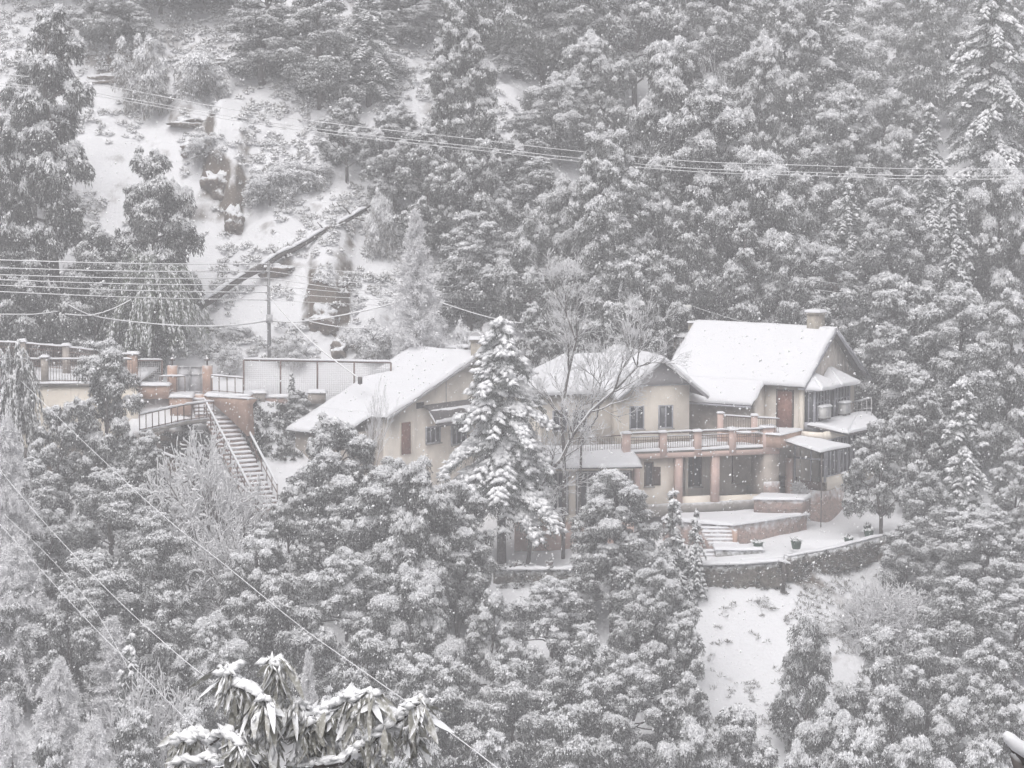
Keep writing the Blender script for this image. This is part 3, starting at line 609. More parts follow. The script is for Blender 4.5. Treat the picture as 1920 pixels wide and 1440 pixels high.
# open porch left of it; near-black walls put its shade into the colour
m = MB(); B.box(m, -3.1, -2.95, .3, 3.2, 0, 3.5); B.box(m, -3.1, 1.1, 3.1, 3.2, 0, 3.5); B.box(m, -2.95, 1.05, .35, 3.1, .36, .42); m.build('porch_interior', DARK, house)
m = MB(); B.box(m, -1.18, -.80, .1, .42, -1.2, 2.1); m.build('porch_pillar', PINK, house)
m = MB(); B.box(m, -.78, 1.3, .30, .45, .352, .85); m.build('porch_parapet', WOODD, house)
m = MB(); B.box(m, -.75, -.65, .30, .4, .86, 3.25); B.box(m, .3, .38, .30, .4, .86, 3.25); B.box(m, 1.18, 1.3, .28, .4, .86, 3.25); B.box(m, -.75, 1.2, .29, .39, 2.1, 2.2); m.build('porch_frame', FRAMEB, house)
m = MB(); B.box(m, -3.1, -.5, .45, 3.1, 3.5, 3.7); m.build('upper_floor', CREAMW, house)
cp = [at(1464, 824, 2.2), at(1538, 848, -1.0), at(1594, 837, 1.0), at(1500, 820, 3.2)]
cn = MB().prism(cp, V(0, 0, -.07)).build('canopy', SOFFIT, house)
snow_quad(*[p+V(0, 0, .01) for p in cp], .12, 'canopy_snow', SNOW, cn, .25)
m = MB(); m.tube([cp[1]+V(.1, .15, -.1), V(cp[1][0]+.1, cp[1][1]+.15, -1.2)], .035, 6); m.build('canopy_post', IRON, house)
# side terrace on the far right with white rail
m = MB(); a, b = at(1598, 783, 7.5), at(1634, 783, 6.5)
m.box(a+V(0, 0, -.3), b-a, V(-.2, 1.6, 0), V(0, 0, .14)); m.build('side_terrace', CONC, house)
m = MB(); tp0, tp1 = at(1598, 756, 7.5), at(1634, 746, 6.5)
m.beam(tp0, tp1, .05); m.beam((a+tp0)/2, (b+tp1)/2, .04)
for t_ in (0, .25, .5, .75, 1): m.beam(a+(b-a)*t_, tp0+(tp1-tp0)*t_, .04)
rl = m.build('side_rail', FRAMEW, house); snow_strip(tp0+V(0, 0, .03), tp1+V(0, 0, .03), .08, .07, 'rail_snow', SNOW, rl)
q = [at(1678, 822, 6), at(1716, 820, 5), at(1716, 806, 8), at(1690, 802, 9)]
lr = MB().prism(q, V(0, 0, -.1)).build('lean_to_roof', SOFFIT, house); snow_quad(*[p+V(0, 0, .01) for p in q], .12, 'roof_snow', SNOW, lr, .25)
m = MB(); a, b = at(1690, 845, 6), at(1714, 843, 5.5); m.beam(a, b, .05)
for t_ in (0, 1): m.beam(a+(b-a)*t_+V(0, 0, 1.1), a+(b-a)*t_+V(0, 0, -1.6), .06)
m.build('lean_to_frame', FRAMEW, house); snow_strip(a+V(0, 0, .03), b+V(0, 0, .03), .09, .08, 'rail_snow', SNOW, lr)

# ---- middle house with cream gable over a balcony
M = Frame((5.75, 2.2), -.28)
mid = thing('house', 'middle cream house with pink pillars below a long snowy balcony', 'house', M(2.5, 3, 0))
ga, gz, gs, gb = 2.74, 8.02, .82, -.75
el, er = .0, 5.48; zl = gz-gs*(ga-el); zr = gz-gs*(er-ga)
m = MB(); m.prism([M(0.1, 0, 2.7), M(4.6, 0, 2.7), M(4.6, 0, 6.45), M(ga+.55, 0, 6.5), M(ga-.55, 0, 6.5), M(.1, 0, 6.1)], M.v*.2); m.build('wall', CREAM, mid)
m = MB(); m.prism([M(.55, -.02, 6.42), M(4.75, -.02, 6.42), M(4.75, -.02, 6.48), M(ga+.02, -.02, gz-.18), M(ga-.02, -.02, gz-.18), M(.55, -.02, 6.3)], M.v*.15); m.build('gable_panel', PANEL, mid)
m = MB(); M.box(m, .3, 4.75, -.06, -.021, 6.38, 6.44); m.build('gable_trim', GREYM, mid)
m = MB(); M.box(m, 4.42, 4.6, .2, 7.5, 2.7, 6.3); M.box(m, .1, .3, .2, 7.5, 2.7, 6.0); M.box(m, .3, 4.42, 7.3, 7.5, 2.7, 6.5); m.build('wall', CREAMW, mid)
window(M, .98, 1.85, 0, 3.92, 5.25, mid, 2); window(M, 2.72, 3.6, 0, 3.92, 5.25, mid, 2)
gr = slab_roof([M(el, gb, zl), M(ga, gb, gz), M(ga, 7.8, gz), M(el, 7.8, zl)], .09, 'roof', mid)
gr2 = slab_roof([M(er, gb, zr), M(ga+.004, gb, gz), M(ga+.004, 7.8, gz), M(er, 7.8, zr)], .09, 'roof', mid)
snow_quad(M(el, gb, zl), M(ga-.02, gb, gz), M(ga-.02, 7.8, gz), M(el, 7.8, zl), .16, 'roof_snow', SNOW, gr, .3, rough=.02)
snow_quad(M(er, gb, zr), M(ga+.02, gb, gz), M(ga+.02, 7.8, gz), M(er, 7.8, zr), .16, 'roof_snow', SNOW, gr2, .3, rough=.02)
for (q0, q1) in ((M(el, gb-.03, zl-.1), M(ga, gb-.03, gz-.1)), (M(er, gb-.03, zr-.1), M(ga, gb-.03, gz-.1))):
    m = MB(); m.beam(q0, q1, .04, .16); m.build('bargeboard', GREYM, mid)
# left wing of the same house
rq = [M(-4.5, -.1, 6.05), M(.3, -.1, 6.05), M(ga, 2.9, 7.95), M(-1.9, 2.9, 7.95)]
wr = slab_roof(rq, .09, 'roof', mid); snow_quad(*[p+V(0, 0, .01) for p in rq], .16, 'roof_snow', SNOW, wr, .3, rough=.02)
rq = [M(-4.5, -.1, 6.05), M(-4.5, 6, 6.05), M(-1.9, 2.95, 7.95), M(-1.9, 2.9, 7.95)]
snow_quad(*[p+V(0, 0, .01) for p in rq], .16, 'roof_snow', SNOW, wr, .3)
rq = [M(-4.5, 6, 6.05), M(ga, 6, 6.05), M(ga, 2.9, 7.95), M(-1.9, 2.9, 7.95)]; snow_quad(*[p+V(0, 0, .01) for p in rq], .16, 'roof_snow', SNOW, wr, .4)
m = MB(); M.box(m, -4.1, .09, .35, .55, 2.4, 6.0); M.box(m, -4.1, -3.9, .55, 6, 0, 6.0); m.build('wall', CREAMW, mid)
for a in (-3.5, -2.3): window(M, a, a+.85, .35, 3.9, 5.1, mid, 2)
# ground floor bay on the left with lean-to snow roof, pink base
G = Frame((0.2, -1.9), -.06)
m = MB(); G.box(m, 0, 6.55, 0, .2, -.75, -.35); G.box(m, 0, 6.55, 0, .2, 2.1, 2.6); G.box(m, 0, .2, .2, 4.5, -.7, 2.6); G.box(m, 2.95, 3.35, 0, .18, -.35, 2.1); m.build('wall', CREAM, mid)
m = MB(); G.box(m, -.04, 6.6, -.06, .5, -2.35, -.752); m.build('pink_base', PINK, mid)
m = MB(); G.box(m, -.08, 6.64, -.1, .5, -2.9, -2.352); m.build('plinth', CONC, mid)
window(G, .12, 2.9, .02, -.33, 2.08, mid, 5, frm=FRAMEW, w=.09); window(G, 3.4, 6.4, .02, -.33, 2.08, mid, 5, frm=FRAMEW, w=.09)
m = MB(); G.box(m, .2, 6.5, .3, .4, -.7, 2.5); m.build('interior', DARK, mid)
rq = [G(-.5, -1.0, 2.42), G(6.95, -.9, 2.42), G(6.6, 2.2, 3.15), G(-.5, 2.2, 3.15)]
lt = slab_roof(rq, .08, 'lean_to_roof', mid); snow_quad(*[p+V(0, 0, .01) for p in rq], .16, 'roof_snow', SNOW, lt, .3)
# balcony
DZ = 3.0
m = MB(); M.box(m, -.15, 9.0, -2.75, -.02, DZ-.12, DZ); M.box(m, 4.62, 9.6, -.02, 3.0, DZ-.12, DZ); dk = m.build('balcony_floor', CONC, mid)
m = MB(); M.box(m, -.15, 9.05, -2.78, -2.62, DZ-.42, DZ-.122); m.build('balcony_beam', PINK, mid)
snow_quad(M(-.1, -2.8, DZ+.005), M(8.1, -2.8, DZ+.005), M(8.1, -.1, DZ+.005), M(-.1, -.1, DZ+.005), .13, 'floor_snow', SNOW, dk, .25)
snow_quad(M(4.7, -.1, DZ+.005), M(9.3, -.1, DZ+.005), M(9.3, 2.2, DZ+.005), M(4.7, 2.2, DZ+.005), .13, 'floor_snow', SNOW, dk, .3)
posts = [(-.1, .42), (2.06, .38), (4.12, .4), (6.2, .38)]
for a, w in posts:
    m = MB(); M.box(m, a-w/2, a+w/2, -2.86, -2.48, DZ-.3, DZ+1.05); p_ = m.build('balcony_post', PINK, mid)
    snow_quad(M(a-w/2-.03, -2.9, DZ+1.055), M(a+w/2+.03, -2.9, DZ+1.055), M(a+w/2+.03, -2.44, DZ+1.055), M(a-w/2-.03, -2.44, DZ+1.055), .1, 'post_snow', SNOW, p_, .15)
m = MB(); M.box(m, 8.05, 8.8, -2.86, -2.3, DZ-.3, DZ+1.12); p_ = m.build('balcony_post', PINK, mid)
snow_quad(M(8.0, -2.9, DZ+1.125), M(8.85, -2.9, DZ+1.125), M(8.85, -2.25, DZ+1.125), M(8.0, -2.25, DZ+1.125), .1, 'post_snow', SNOW, p_, .15)
ends = [p[0] for p in posts]+[8.4]
for i in range(4):
    a0, a1 = ends[i]+.2, ends[i+1]-.2-(.15 if i == 3 else 0); m = MB()
    n = int((a1-a0)/.13)
    for k in range(n+1): c = a0+(a1-a0)*k/n; m.beam(M(c, -2.67, DZ+.14), M(c, -2.67, DZ+.80), .022)
    for z in (.14, .62, .80): m.beam(M(a0, -2.67, DZ+z), M(a1, -2.67, DZ+z), .035)
    m.build('balustrade', RUST, mid)
    m = MB(); m.beam(M(a0, -2.67, DZ+1.0), M(a1, -2.67, DZ+1.0), .09, .07); r_ = m.build('handrail', RUST, mid)
    snow_strip(M(a0, -2.67, DZ+1.035), M(a1, -2.67, DZ+1.035), .12, .1, 'rail_snow', SNOW, r_); snow_strip(M(a0, -2.67, DZ+.81), M(a1, -2.67, DZ+.81), .05, .04, 'rail_snow', SNOW, r_)
# low rail running off to the left of the balcony
m = MB()
for k in range(22): c = -3.2+k*.14; m.beam(M(c, -2.3, DZ-.1), M(c, -2.3, DZ+.75), .022)
m.beam(M(-3.3, -2.3, DZ+.78), M(-.3, -2.3, DZ+.9), .05); m.build('balustrade', RUST, mid)
# pillars, ground-floor walls
for a, w in ((.55, .34), (3.05, .40), (5.25, .44)):
    m = MB(); M.box(m, a-w/2, a+w/2, -2.7, -2.3, -.05 if a > 1 else -.6, DZ-.422); m.build('pillar', PINK, mid)
m = MB(); M.box(m, .72, 2.85, -2.35, -2.15, -.6, DZ-.43); m.build('wall', CREAM, mid)
m = MB(); M.box(m, .75, 5.9, -.2, 0, -.6, DZ-.13); M.box(m, 5.9, 9.5, .3, .5, -.6, DZ-.13); m.build('wall', CREAMW, mid)
m = MB(); M.box(m, 3.3, 5.0, -2.5, -2.3, -.6, .30); M.box(m, 5.5, 8.1, -2.3, -2.1, -.6, .22); m.build('veranda_parapet', CREAM, mid)
m = MB(); M.box(m, .7, 9.2, -2.78, 0, -.75, -.06); m.build('veranda_floor', CONC, mid)
window(M, 1.08, 1.62, -2.35, .95, 2.35, mid, 1, frm=WOODD, w=.08)
m = MB(); m.box(M(1.62, -2.37, 1.0), M.u*.38-M.v*.16, M.v*.04, V(0, 0, 1.05)); m.build('shutter', WOODD, mid)
for a0, a1 in ((3.25, 3.95),):
    m = MB(); M.box(m, a0, a1, -.26, -.205, 0, 2.15); m.build('door', WOODD, mid)
m = MB(); M.box(m, 4.02, 4.2, -1.0, -.8, 0, DZ-.13); m.build('pillar', CREAM, mid)
window(M, 4.25, 5.3, -.2, .5, 2.3, mid, 2, frm=WOODD); window(M, 7.35, 8.2, .3, .6, 2.35, mid, 2, frm=WOODD, w=.08)
m = MB(); M.box(m, 8.15, 9.05, -2.74, -.02, -.6, DZ-.13); m.build('wall', GREYPL, mid)
m = MB(); M.box(m, 8.13, 9.08, -2.78, -2.735, -.6, 1.0); m.build('wall_base', STONE, mid)
# upper terrace between the two houses
ter = thing('terrace', 'raised snowy terrace by the red-brown door of the tallest house', 'terrace', B(-2.5, -1, 3))
m = MB(); B.box(m, -4.3, -.3, -2.3, .48, 3.0, FZ); m.build('terrace_wall', ORANGE, ter)
tf = [B(-4.3, -2.35, FZ+.005), B(-.25, -2.35, FZ+.005), B(-.25, .42, FZ+.005), B(-4.3, .42, FZ+.005)]
snow_quad(*tf, .1, 'floor_snow', SNOW, ter, .3)
for p0, p1 in ((B(-4.2, -2.2, FZ), B(-2.0, -2.2, FZ)), (B(-2.0, -2.2, FZ), B(-.55, -1.9, FZ))):
    m = MB()
    for k in range(14): c = p0+(p1-p0)*(k+.5)/14; m.beam(c+V(0, 0, .1), c+V(0, 0, .85), .022)
    m.beam(p0+V(0, 0, .1), p1+V(0, 0, .1), .03); m.beam(p0+V(0, 0, .85), p1+V(0, 0, .85), .05); r_ = m.build('railing', RUST, ter)
    snow_strip(p0+V(0, 0, .88), p1+V(0, 0, .88), .09, .08, 'rail_snow', SNOW, r_)
for p0 in (B(-4.2, -2.2, FZ), B(-2.0, -2.2, FZ)):
    m = MB(); m.box(p0+V(-.17, -.17, -.75), V(.34, 0, 0), V(0, .34, 0), V(0, 0, 1.75)); p_ = m.build('terrace_post', PINK, ter)
    q = p0+V(-.2, -.2, 1.005); snow_quad(q, q+V(.4, 0, 0), q+V(.4, .4, 0), q+V(0, .4, 0), .09, 'post_snow', SNOW, p_, .15)

# ---- left-hand house
Lf = Frame((-7.12, 2.0), .675)
lh = thing('house', 'left house with broad low snow roof behind the drooping cedar', 'house', Lf(-3, 4, 0))
le, lz, ls, lb, l0 = 4.68, 7.69, 3.01/8.5, 8.5, -5.45
lr_ = slab_roof([Lf(l0, -2.5, le-2.5*ls), Lf(-1.2, -2.5, le-2.5*ls), Lf(-1.2, 0, le), Lf(0, 0, le), Lf(0, lb, lz), Lf(l0, lb, lz)], .09, 'roof', lh)
slab_roof([Lf(0, lb+.004, lz), Lf(0, 13, lz-1.6), Lf(l0, 13, lz-1.6), Lf(l0, lb+.004, lz)], .09, 'roof', lh)
snow_quad(Lf(l0, 0, le), Lf(0, 0, le), Lf(0, lb, lz), Lf(l0, lb, lz), .17, 'roof_snow', SNOW, lr_, .3, rough=.02)
snow_quad(Lf(l0, -2.5, le-2.5*ls), Lf(-1.2, -2.5, le-2.5*ls), Lf(-1.2, .1, le+.03), Lf(l0, .1, le+.03), .17, 'roof_snow', SNOW, lr_, .3, rough=.02)
snow_quad(Lf(l0, lb, lz), Lf(0, lb, lz), Lf(0, 13, lz-1.6), Lf(l0, 13, lz-1.6), .17, 'roof_snow', SNOW, lr_, .4)
m = MB(); m.prism([Lf(-.45, .4, -2.5), Lf(-.45, 11.5, -2.5), Lf(-.45, 11.5, 6.6), Lf(-.45, lb, lz-.12), Lf(-.45, .4, le+.04)], Lf.u*-.2); m.build('wall', CREAMW, lh)
m = MB(); Lf.box(m, l0+.3, -.65, .4, .6, -2, le-.05); Lf.box(m, -1.5, -1.35, -2.1, .4, 1, 3.8); Lf.box(m, l0+.3, -1.5, -2.1, -1.95, 0, 3.7); m.build('wall', GREYPL, lh)
m = MB(); m.beam(Lf(.03, 0, le-.12), Lf(.03, lb, lz-.12), .05, .17); m.build('bargeboard', GREYM, lh)
m = MB(); Lf.box(m, -.448, -.40, 1.75, 2.55, 2.3, 4.15); m.build('door', WOODR, lh)
m = MB(); Lf.box(m, -.449, -.42, 1.62, 1.75, 2.3, 4.2); Lf.box(m, -.449, -.42, 2.55, 2.66, 2.3, 4.2); m.build('door_frame', CREAM, lh)
m = MB(); Lf.box(m, -.449, -.41, 3.1, 3.75, 4.85, 5.2); m.build('vent', DARK, lh)
m = MB(); Lf.box(m, -.449, -.43, 5.75, 5.8, 4.5, 6.5); m.build('downpipe', GREYM, lh)
# curved dark hood with snow and a window under it
hv = []; n = 8
for k in range(n+1):
    t = k/n*math.pi/2; hv.append((-.445+1.25*math.sin(t), 3.85+1.15*math.cos(t)))
mm = MB(); vs = []
for (a, z) in hv: vs += [Lf(a, 3.4, z), Lf(a, 9.0, z)]
for (a, z) in hv: vs += [Lf(a-.03, 3.4, z-.04), Lf(a-.03, 9.0, z-.04)]
fs = [(2*k, 2*k+1, 2*k+3, 2*k+2) for k in range(n)]+[(2*k+2*(n+1), 2*k+2+2*(n+1), 2*k+3+2*(n+1), 2*k+1+2*(n+1)) for k in range(n)]
hd = mm.add(vs, fs).build('hood', SOFFIT, lh)
snow_quad(Lf(.2, 3.5, 4.75), Lf(.78, 3.45, 4.05), Lf(.78, 9, 4.05), Lf(.2, 9, 4.75), .09, 'hood_snow', SNOW, hd, .25)
window(Lf, 3.9, 5.2, -.45, 2.7, 3.7, lh, 3, face=1, axis='b')
window(Lf, 6.2, 7.6, -.45, 2.4, 3.7, lh, 3, face=1, axis='b')
m = MB(); c0 = Lf(-.1, 8.3, 0); m.box(V(c0[0]-.42, c0[1]-.4, 6.9), V(.84, 0, 0), V(0, .8, 0), V(0, 0, 1.55)); m.box(V(c0[0]-.5, c0[1]-.48, 8.453), V(1.0, 0, 0), V(0, .96, 0), V(0, 0, .1)); ch = m.build('chimney', CHIM, lh)
q = V(c0[0]-.52, c0[1]-.5, 8.56); snow_quad(q, q+V(1.04, 0, 0), q+V(1.04, 1, 0), q+V(0, 1, 0), .12, 'chimney_snow', SNOW, ch, .2)
for px, py, r, lab in ((917, 617, .40, 'upper round satellite dish standing behind the left chimney'), (892, 636, .38, 'lower satellite dish half hidden behind the left chimney')):
    c = at(px, py, 10.5); t = thing('satellite_dish', lab, 'satellite dish', c-V(0, 0, 1.4), 'satellite dishes behind the left chimney')
    ax = unit(V(-.35, -.85, .45)); s1 = unit(np.cross(ax, [0, 0, 1.])); s2 = np.cross(s1, ax); m = MB(); vs = [c]; fs = []
    for i, rr in enumerate((.35, .7, 1.0)):
        for k in range(20): w_ = 2*math.pi*k/20; vs.append(c+(s1*math.cos(w_)+s2*math.sin(w_))*r*rr+ax*.16*r*rr*rr*2)
    fs += [(0, 1+k, 1+(k+1) % 20) for k in range(20)]
    for i in range(2): fs += [(1+i*20+k, 1+(i+1)*20+k, 1+(i+1)*20+(k+1) % 20, 1+i*20+(k+1) % 20) for k in range(20)]
    m.add(vs, fs); m.build('dish', GREYM, t)
    m = MB(); ring = [c+(s1*math.cos(2*math.pi*k/20)+s2*math.sin(2*math.pi*k/20))*r+ax*.32*r for k in range(21)]; m.tube(ring, .022, 4, False); m.build('rim', FRAMEW, t)
    m = MB(); m.tube([c, c-V(0, 0, 1.6)], .03, 5); m.tube([c-s2*r*.9, c+ax*.5], .012, 4); m.build('mast', GREYM, t)

# ---- small buildings behind
def hut(px0, px1, pye, pyr, Y, dep, lab, wallm, zdrop=2.2, gable=False, name='hut'):
    a, b = at(px0, pye, Y), at(px1, pye, Y); t = thing(name, lab, 'hut', V((a[0]+b[0])/2, Y, a[2]-zdrop)); rt = at(px0, pyr, Y+dep)[2]
    m = MB(); m.box(V(a[0]+.2, Y+.2, a[2]-zdrop), V(b[0]-a[0]-.4, 0, 0), V(0, dep-.4, 0), V(0, 0, zdrop-.08)); m.build('wall', wallm, t)
    if gable:
        mx = (a[0]+b[0])/2; hz = a[2]+(rt-a[2]); q = [V(a[0], Y, a[2]), V(b[0], Y, a[2]), V(b[0]-.9, Y+dep/2, hz), V(a[0]+.9, Y+dep/2, hz)]
    else: q = [V(a[0], Y, a[2]), V(b[0], Y, a[2]), V(b[0], Y+dep, a[2]+.35), V(a[0], Y+dep, a[2]+.35)]
    r = slab_roof(q, .08, 'roof', t, WOODR if gable else SOFFIT); snow_quad(*[p+V(0, 0, .01) for p in q], .14, 'roof_snow', SNOW, r, .3)
    return t
hut(834, 892, 652, 646, 12.5, 3, 'low shed with flat snow roof just left of the left chimney', STONE)
hut(1036, 1136, 690, 655, 11.5, 4, 'small red-brown roofed hut behind the bare tree', GREYPL, gable=True)
hut(1258, 1302, 632, 626, 13.5, 2.2, 'stone hut with snow ledge left of the tallest house', STONE)
t = thing('chimney_stack', 'square plastered chimney stack beside the stone hut', 'chimney', at(1300, 660, 13.2))
m = MB(); pbox(m, 1291, 1306, 606, 665, 13.0, .45); m.build('shaft', CHIM, t); q0, q1 = at(1290, 605, 12.95), at(1307, 605, 12.95); snow_quad(q0, q1, q1+V(0, .55, 0), q0+V(0, .55, 0), .1, 'snow_cap', SNOW, t, .15)
t = thing('utility_pole', 'grey pole with square box behind the stone hut by the tallest roof', 'utility pole', at(1295, 650, 14))
m = MB(); m.tube([at(1295, 665, 14), at(1295, 574, 14)], .06, 6); m.build('pole', POLE, t); m = MB(); pbox(m, 1283, 1297, 572, 581, 13.9, .3); m.build('box', ACW, t)
m = MB(); m.beam(at(1262, 573, 14), at(1297, 571, 14), .05); m.build('crossarm', POLE, t)

# ---- stone terrace, steps, path wall in front
pt = thing('stone_patio', 'snow-topped stone patio in front of the pink pillars', 'patio', V(12, -1.5, -1.7))
PZ = -.6
m = MB(); m.prism([V(8.4, -1.9, PZ), V(10.3, -2.9, PZ), V(12.1, -3.95, PZ), V(16.6, 0, PZ), V(15.3, 1.6, PZ), V(9.0, -.1, PZ)], V(0, 0, -1.9)); m.build('retaining_wall', STONE, pt)
snow_quad(V(10.1, -3.0, PZ+.005), V(12.15, -4.05, PZ+.005), V(16.7, -.05, PZ+.005), V(14.6, 1.3, PZ+.005), .14, 'patio_snow', SNOW, pt, .3)
snow_quad(V(8.3, -1.95, PZ+.005), V(10.2, -3.05, PZ+.005), V(14.7, 1.3, PZ+.005), V(8.8, -.3, PZ+.005), .13, 'patio_snow', SNOW, pt, .3)
t = thing('stone_block', 'low snow-covered stone planter beside the veranda right of the pink pillars', 'planter', V(15, .2, -.6))
m = MB(); m.prism([V(13.6, -.1, PZ+.12), V(16.3, -1.0+.6, PZ+.12), V(16.9, .9, PZ+.12), V(14.2, 1.6, PZ+.12)], V(0, 0, .75)); m.build('block', STONE, t)
snow_quad(V(13.55, -.15, .28), V(16.35, -.45, .28), V(16.95, .95, .28), V(14.15, 1.65, .28), .14, 'snow_cap', SNOW, t, .3)
st = thing('garden_steps', 'wide stone steps with snowy treads leading down from the patio', 'steps', V(11.4, -5, -2))
for k in range(5):
    y = -3.55-.27*k+0; x0 = 10.35+.1*k; z = PZ-.17*(k+1)
    m = MB(); m.box(V(x0, y-.27, -2.3), V(1.6, 0, 0), V(0, .27, 0), V(0, 0, z+2.3)); s_ = m.build('step', STONE, st)
    snow_quad(V(x0-.02, y-.29, z+.004), V(x0+1.62, y-.29, z+.004), V(x0+1.62, y-.02, z+.004), V(x0-.02, y-.02, z+.004), .07, 'step_snow', SNOW, s_, .2, lip=.02)
m = MB(); m.box(V(11.0, -6.4, -2.6), V(2.5, 0, 0), V(0, 1.45, 0), V(0, 0, 1.06)); ld = m.build('landing', HEDGE, st)
snow_quad(V(10.95, -6.45, -1.535), V(13.55, -6.45, -1.535), V(13.55, -4.95, -1.535), V(10.95, -4.95, -1.535), .12, 'landing_snow', SNOW, ld, .25)
for k in range(5):
    y = -5.6-.3*k; x0 = 9.9+.0*k; z = -1.7-.17*k
    m = MB(); m.box(V(x0, y-.3, -3.0), V(1.08, 0, 0), V(0, .3, 0), V(0, 0, z+3.0)); s_ = m.build('step', STONE, st)
    snow_quad(V(x0-.02, y-.32, z+.004), V(x0+1.07, y-.32, z+.004), V(x0+1.07, y-.02, z+.004), V(x0-.02, y-.02, z+.004), .07, 'step_snow', SNOW, s_, .2, lip=.02)
m = MB(); m.box(V(12.05, -4.8, -1.7), V(.25, 0, 0), V(0, 1.1, 0), V(0, 0, .9)); m.build('side_wall', ORANGE, st)
def rough_wall(pts, hh, th, name, lab, cat, mt, snow=.12, sw=1.3):
    t = thing(name, lab, cat, V(pts[0][0], pts[0][1], pts[0][2]-hh)); P = [np.array(p, float) for p in pts]; dense = []
    for i in range(len(P)-1):
        n = max(1, int(np.linalg.norm(P[i+1]-P[i])/.22)); dense += [P[i]+(P[i+1]-P[i])*k/n for k in range(n)]
    dense.append(P[-1]); D_ = np.array(dense); tg = unit(np.gradient(D_, axis=0)*V(1, 1, 0)); nn = np.stack([-tg[:, 1], tg[:, 0], 0*tg[:, 0]], 1)
    rows = []; rr = np.random.RandomState(3)
    for (o, dz) in ((-.5, -hh), (-.52, -hh*.66), (-.5, -hh*.33), (-.47, 0), (0, .05), (.47, 0), (.5, -hh)):
        j = rr.normal(size=(len(D_), 1))*.05; rows.append(D_+nn*(o*th)+nn*j+V(0, 0, dz)+V(0, 0, 1)*j*(1.0 if dz > -hh*.9 else 0))
    V_ = np.stack(rows, 1); n, k = V_.shape[:2]; ix = np.arange(n*k).reshape(n, k)
    q = np.stack([ix[:-1, :-1], ix[1:, :-1], ix[1:, 1:], ix[:-1, 1:]], -1).reshape(-1, 4)
    link_mesh('masonry', V_.reshape(-1, 3), [q, ix[:1, :][:, ::1], ix[-1:, ::-1]], mt, t)
    rows = []
    for (o, dz) in ((-.5, -.03), (-.62, .04), (-.45, 1), (0, 1.25), (.45, 1), (.55, 0), (.5, -.03)):
        h_ = snow*(1+1.4*fbm(D_[:, 0], D_[:, 1]+D_[:, 2], 1.2))[:, None]; rows.append(D_+nn*(o*th*sw)+V(0, 0, .05)+V(0, 0, 1)*np.maximum(h_, .02)*dz)
    V_ = np.stack(rows, 1)
    link_mesh('snow_cap', V_.reshape(-1, 3), [q, ix[:1, :], ix[-1:, ::-1]], SNOW, t, True)
    return t
rough_wall([(-1, -8.1, -2.35), (4, -8.0, -2.35), (9.2, -8.5, -2.05), (12.4, -8.4, -1.98), (14.4, -8.5, -1.8)], 1.35, .5, 'garden_wall', 'mossy low wall below the steps, left of the small stump', 'wall', HEDGE)
rough_wall([(14.6, -8.3, -1.6), (15.8, -7.5, -1.55), (17.2, -6.3, -1.5), (18.9, -4.3, -1.45), (20.4, -2.6, -1.42), (24, -2.1, -1.42)], 1.3, .5, 'garden_wall', 'curving mossy wall along the outer edge of the snowy path', 'wall', HEDGE, snow=.07, sw=.8)
t = thing('tree_stump', 'leaning broken stump with snow on its fork, against the mossy wall', 'stump', V(14.4, -8.9, -3.2))
m = MB(); m.tube([V(14.35, -8.95, -3.4), V(14.5, -9.0, -2.4), V(14.35, -9.0, -1.75)], [.13, .11, .09], 7); m.tube([V(14.45, -9.0, -2.0), V(14.8, -8.95, -1.75)], [.08, .06], 6); m.build('stem', BARK, t, True)
snow_strip(V(14.1, -9.05, -1.70), V(14.75, -9.0, -1.85), .2, .14, 'snow_cap', SNOW, t)
def pot(px, py, Y, w, lab, mt, plantr=0):
    c = at(px, py, Y); t = thing('plant_pot', lab, 'plant pot', c); r = w/2
    MB().lathe(c, [(r*.72, 0), (r*.8, r*.3), (r, r*1.35), (r*1.08, r*1.36), (r*1.08, r*1.5), (r*.9, r*1.5)], 14).build('pot', mt, t, True)
    rs = np.random.RandomState(int(px)); n = 26; C = c+V(0, 0, r*1.55)+rs.normal(size=(n, 3))*V(.45, .45, .18)*r; s = r*(.2+.15*rs.rand(n))
    lumps_mesh('snow_cap', C, np.stack([s*1.3, s, s*.9], 1), SNOWT, t, rs)
    n = 40; C = c+V(0, 0, r*1.5)+rs.normal(size=(n, 3))*V(.4, .4, .1)*r; leaves_mesh('plant', C, rs.normal(size=(n, 3))+V(0, 0, 1.2), .16+.1*rs.rand(n), .03+0*C[:, 0], LEAF, t, rs)
G_ = 'plant pots along the snowy path'
pot(1421, 1031, -5.9, .56, 'green pot next to the landing of the garden steps', POTG); pot(1493, 1029, -6.2, .58, 'green pot by the mossy wall, in front of the patio corner', POTG)
pot(1591, 1021, -4.4, .5, 'small green pot alone near the right bend of the path wall', POTG); pot(1629, 1008, -2.0, .55, 'green pot beside the tree at the right end of the path', POTG)
pot(1626, 996, 0.2, .42, 'small snow-filled pot just behind the rightmost green pot', POTG)
pot(970, 1066, -7.2, .4, 'small brown pot on the wall below the pink base, left of the leaning trunk', POTR); pot(1030, 1064, -7.2, .4, 'small brown pot on the wall below the pink base, right of the leaning trunk', POTR)

